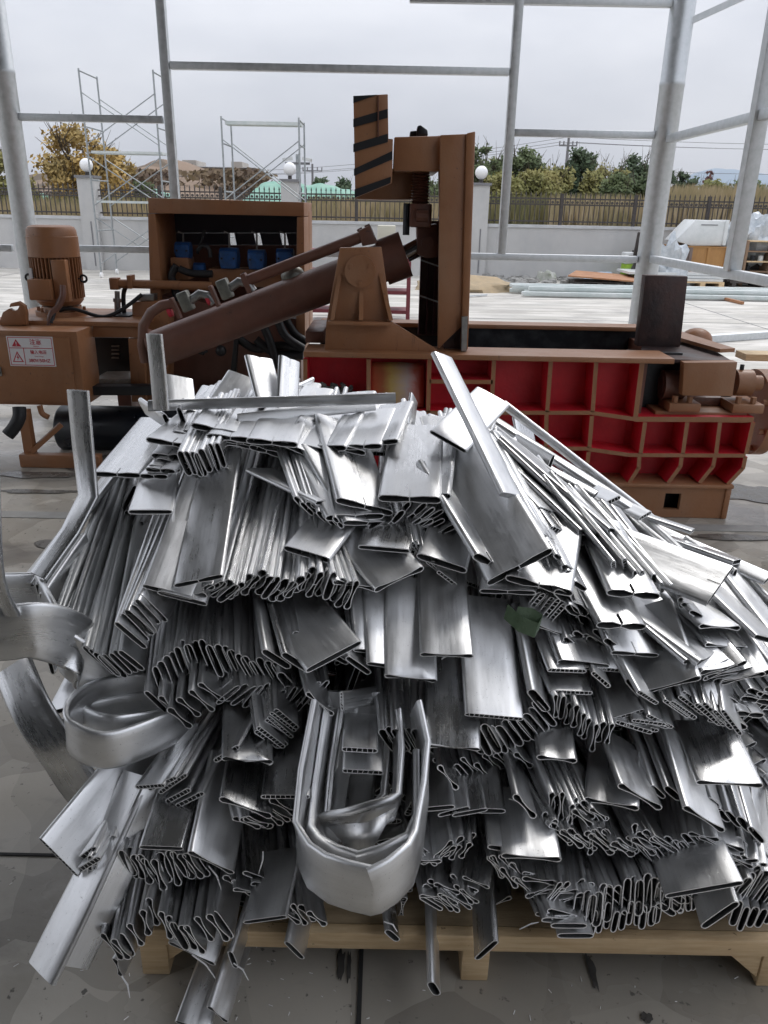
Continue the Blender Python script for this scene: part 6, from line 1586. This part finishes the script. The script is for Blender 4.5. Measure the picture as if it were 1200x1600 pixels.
# slivers of torn metal
SL = []
for (x, y, an, l) in ((326, 1353, 55, .05), (300, 1492, 35, .06), (795, 1248, 25, .05), (365, 1505, 40, .04), (411, 1330, 100, .04), (600, 1440, 30, .03), (812, 1452, -30, .04), (190, 1525, 60, .04), (725, 1060, 30, .05), (690, 1030, -30, .05)):
    p0 = hit(x, y, .10); e_ = CM @ Vector((math.cos(R(an)), -math.sin(R(an)), .3))
    SL.append((p0, p0 + e_ * l))
# ---------------- filler under everything: uncountable buried offcuts
fr = random.Random(4)
fill = []
for k in range(520):
    px = fr.uniform(30, 1260); py = fr.uniform(640, 1420)
    if px < 260 and py < 760: continue
    if px < 130 and py < 950: continue
    if px > 700 and py < 640 + (px - 700) * .5: continue
    if py > 1120 and px < 215: continue
    if abs(hit(px, py).y - 2.3) < 1e-4: continue
    p0 = hit(px, py, fr.uniform(-.20, -.07))
    ang = (px - 600) / 600 * 38 + fr.uniform(-14, 14)
    L_ = fr.uniform(90, 190)
    bx_, by_ = px - math.sin(R(ang)) * L_, py - math.cos(R(ang)) * L_
    by_ = clampy(bx_, by_, 22)
    if py < by_ + 15: continue
    p1 = back_point(p0, bx_, by_, fr.uniform(2, 18), -.08)
    if (p1 - p0).length > .6: p1 = p0 + (p1 - p0).normalized() * .6
    d = (p1 - p0).normalized()
    edge = fr.random() < .6
    phi = fr.choice((60, 70, 80, 100, -60, -70)) if edge else fr.uniform(-25, 25)
    w_ = wvec(px, py, phi + fr.uniform(-10, 10), d)
    kind = fr.choice(('flat', 'bone', 'flat', 'multi'))
    fill.append(strip_geo([p0, p0.lerp(p1, .5), p1], w_, fr.uniform(.065, .1), fr.uniform(.012, .017), kind, fr.uniform(-.1, .1), fr.choice((0, 0, .8))))
# core: level, densely buried pieces
for k in range(420):
    x = fr.uniform(-.62, 1.5); y = fr.uniform(1.3, 2.15 if x < .35 else 1.75)
    z = fr.uniform(.17, H(x, y) - .13) if H(x, y) > .4 else None
    if z is None or H(x, y - .13) < z: continue
    d = Vector((-x * .4 + fr.uniform(-.2, .2), 1, fr.uniform(.0, .15))).normalized()
    p0 = Vector((x, y, z))
    w_ = d.cross(Vector((fr.uniform(-1, 1), 0, 1))).normalized()
    fill.append(strip_geo([p0, p0 + d * .35], w_, .12, .016, 'flat'))
import re
ONES = ['', 'first', 'second', 'third', 'fourth', 'fifth', 'sixth', 'seventh', 'eighth', 'ninth', 'tenth', 'eleventh', 'twelfth', 'thirteenth', 'fourteenth', 'fifteenth', 'sixteenth', 'seventeenth', 'eighteenth', 'nineteenth', 'twentieth']
byg = {}
for q, s_ in enumerate(SPEC):
    if s_[4]: byg.setdefault(s_[4], []).append(q)
for gname, idx in byg.items():
    # count from the left by the open end as seen from the front
    idx.sort(key=lambda q: SPEC[q][2].x)
    for r_n, q in enumerate(idx, 1):
        nm = ONES[r_n] if r_n <= 20 else 'twenty-' + ONES[r_n - 20]
        look = re.match(r'^(.*?(tube|strip|bar|end|piece)( end)?)', SPEC[q][3]).group(1)
        lb = nm + ' from the left in the ' + gname
        if len((lb + ', ' + look).split()) <= 16: lb += ', ' + look
        s_ = list(SPEC[q]); s_[3] = lb; SPEC[q] = tuple(s_)
SPEC.sort(key=lambda s: -s[0])
rest = SPEC[299:]
for size, g, o_, label, group in SPEC[:299]:
    ob = strip_mesh('aluminium_tube', [g], o_)
    tag(ob, label, 'aluminium tube', group)
ob = strip_mesh('aluminium_offcuts', [s[1] for s in rest] + fill, (0, 2, 0))
tag(ob, 'mass of smaller and half-buried aluminium tube offcuts filling the heap', 'offcuts', kind='stuff')
print('STRIPS', len(SPEC), 'stuff', len(rest))
m = MB()
for a, b in SL: m.tube([a, a.lerp(b, .5) + Vector((.004, 0, .006)), b], [.0014, .0018, .0008], 4)
for k in range(70):
    q = atZ(fr.choice((fr.uniform(0, 600), fr.uniform(200, 1200))), fr.uniform(1380, 1600), .005); an = fr.uniform(0, 6.28); l = fr.uniform(.003, .012)
    m.tube([(q.x, q.y, .0065), (q.x + l * math.cos(an), q.y + l * math.sin(an), .0065)], .0009, 4)
m.build('torn_slivers', EDGE, kind='stuff', label='small bright torn slivers of aluminium on the heap', cat='slivers')
# green strap
pts = [(790, 955), (812, 975), (838, 985), (845, 972), (830, 962), (800, 958)]
ps = []
for i in range(len(pts) - 1):
    for k in range(5):
        t = k / 5; ps.append(hit(pts[i][0] + (pts[i + 1][0] - pts[i][0]) * t, pts[i][1] + (pts[i + 1][1] - pts[i][1]) * t, .19))
mb = MB(); v = []; f = []
wv = (CM @ Vector((.25, 1, .1))).normalized() * .016
nrm = (CM @ Vector((0, 0, 1))) * .002
for i, p in enumerate(ps):
    v += [p - wv, p + wv, p + wv + nrm, p - wv + nrm]
for i in range(len(ps) - 1):
    a = i * 4
    for q in range(4): f.append((a + q, a + (q + 1) % 4, a + 4 + (q + 1) % 4, a + 4 + q))
MB().add(v, f).build('olive_strap', STRAP, smooth=50, label='olive green plastic strap looped over the tubes right of centre', cat='strap')
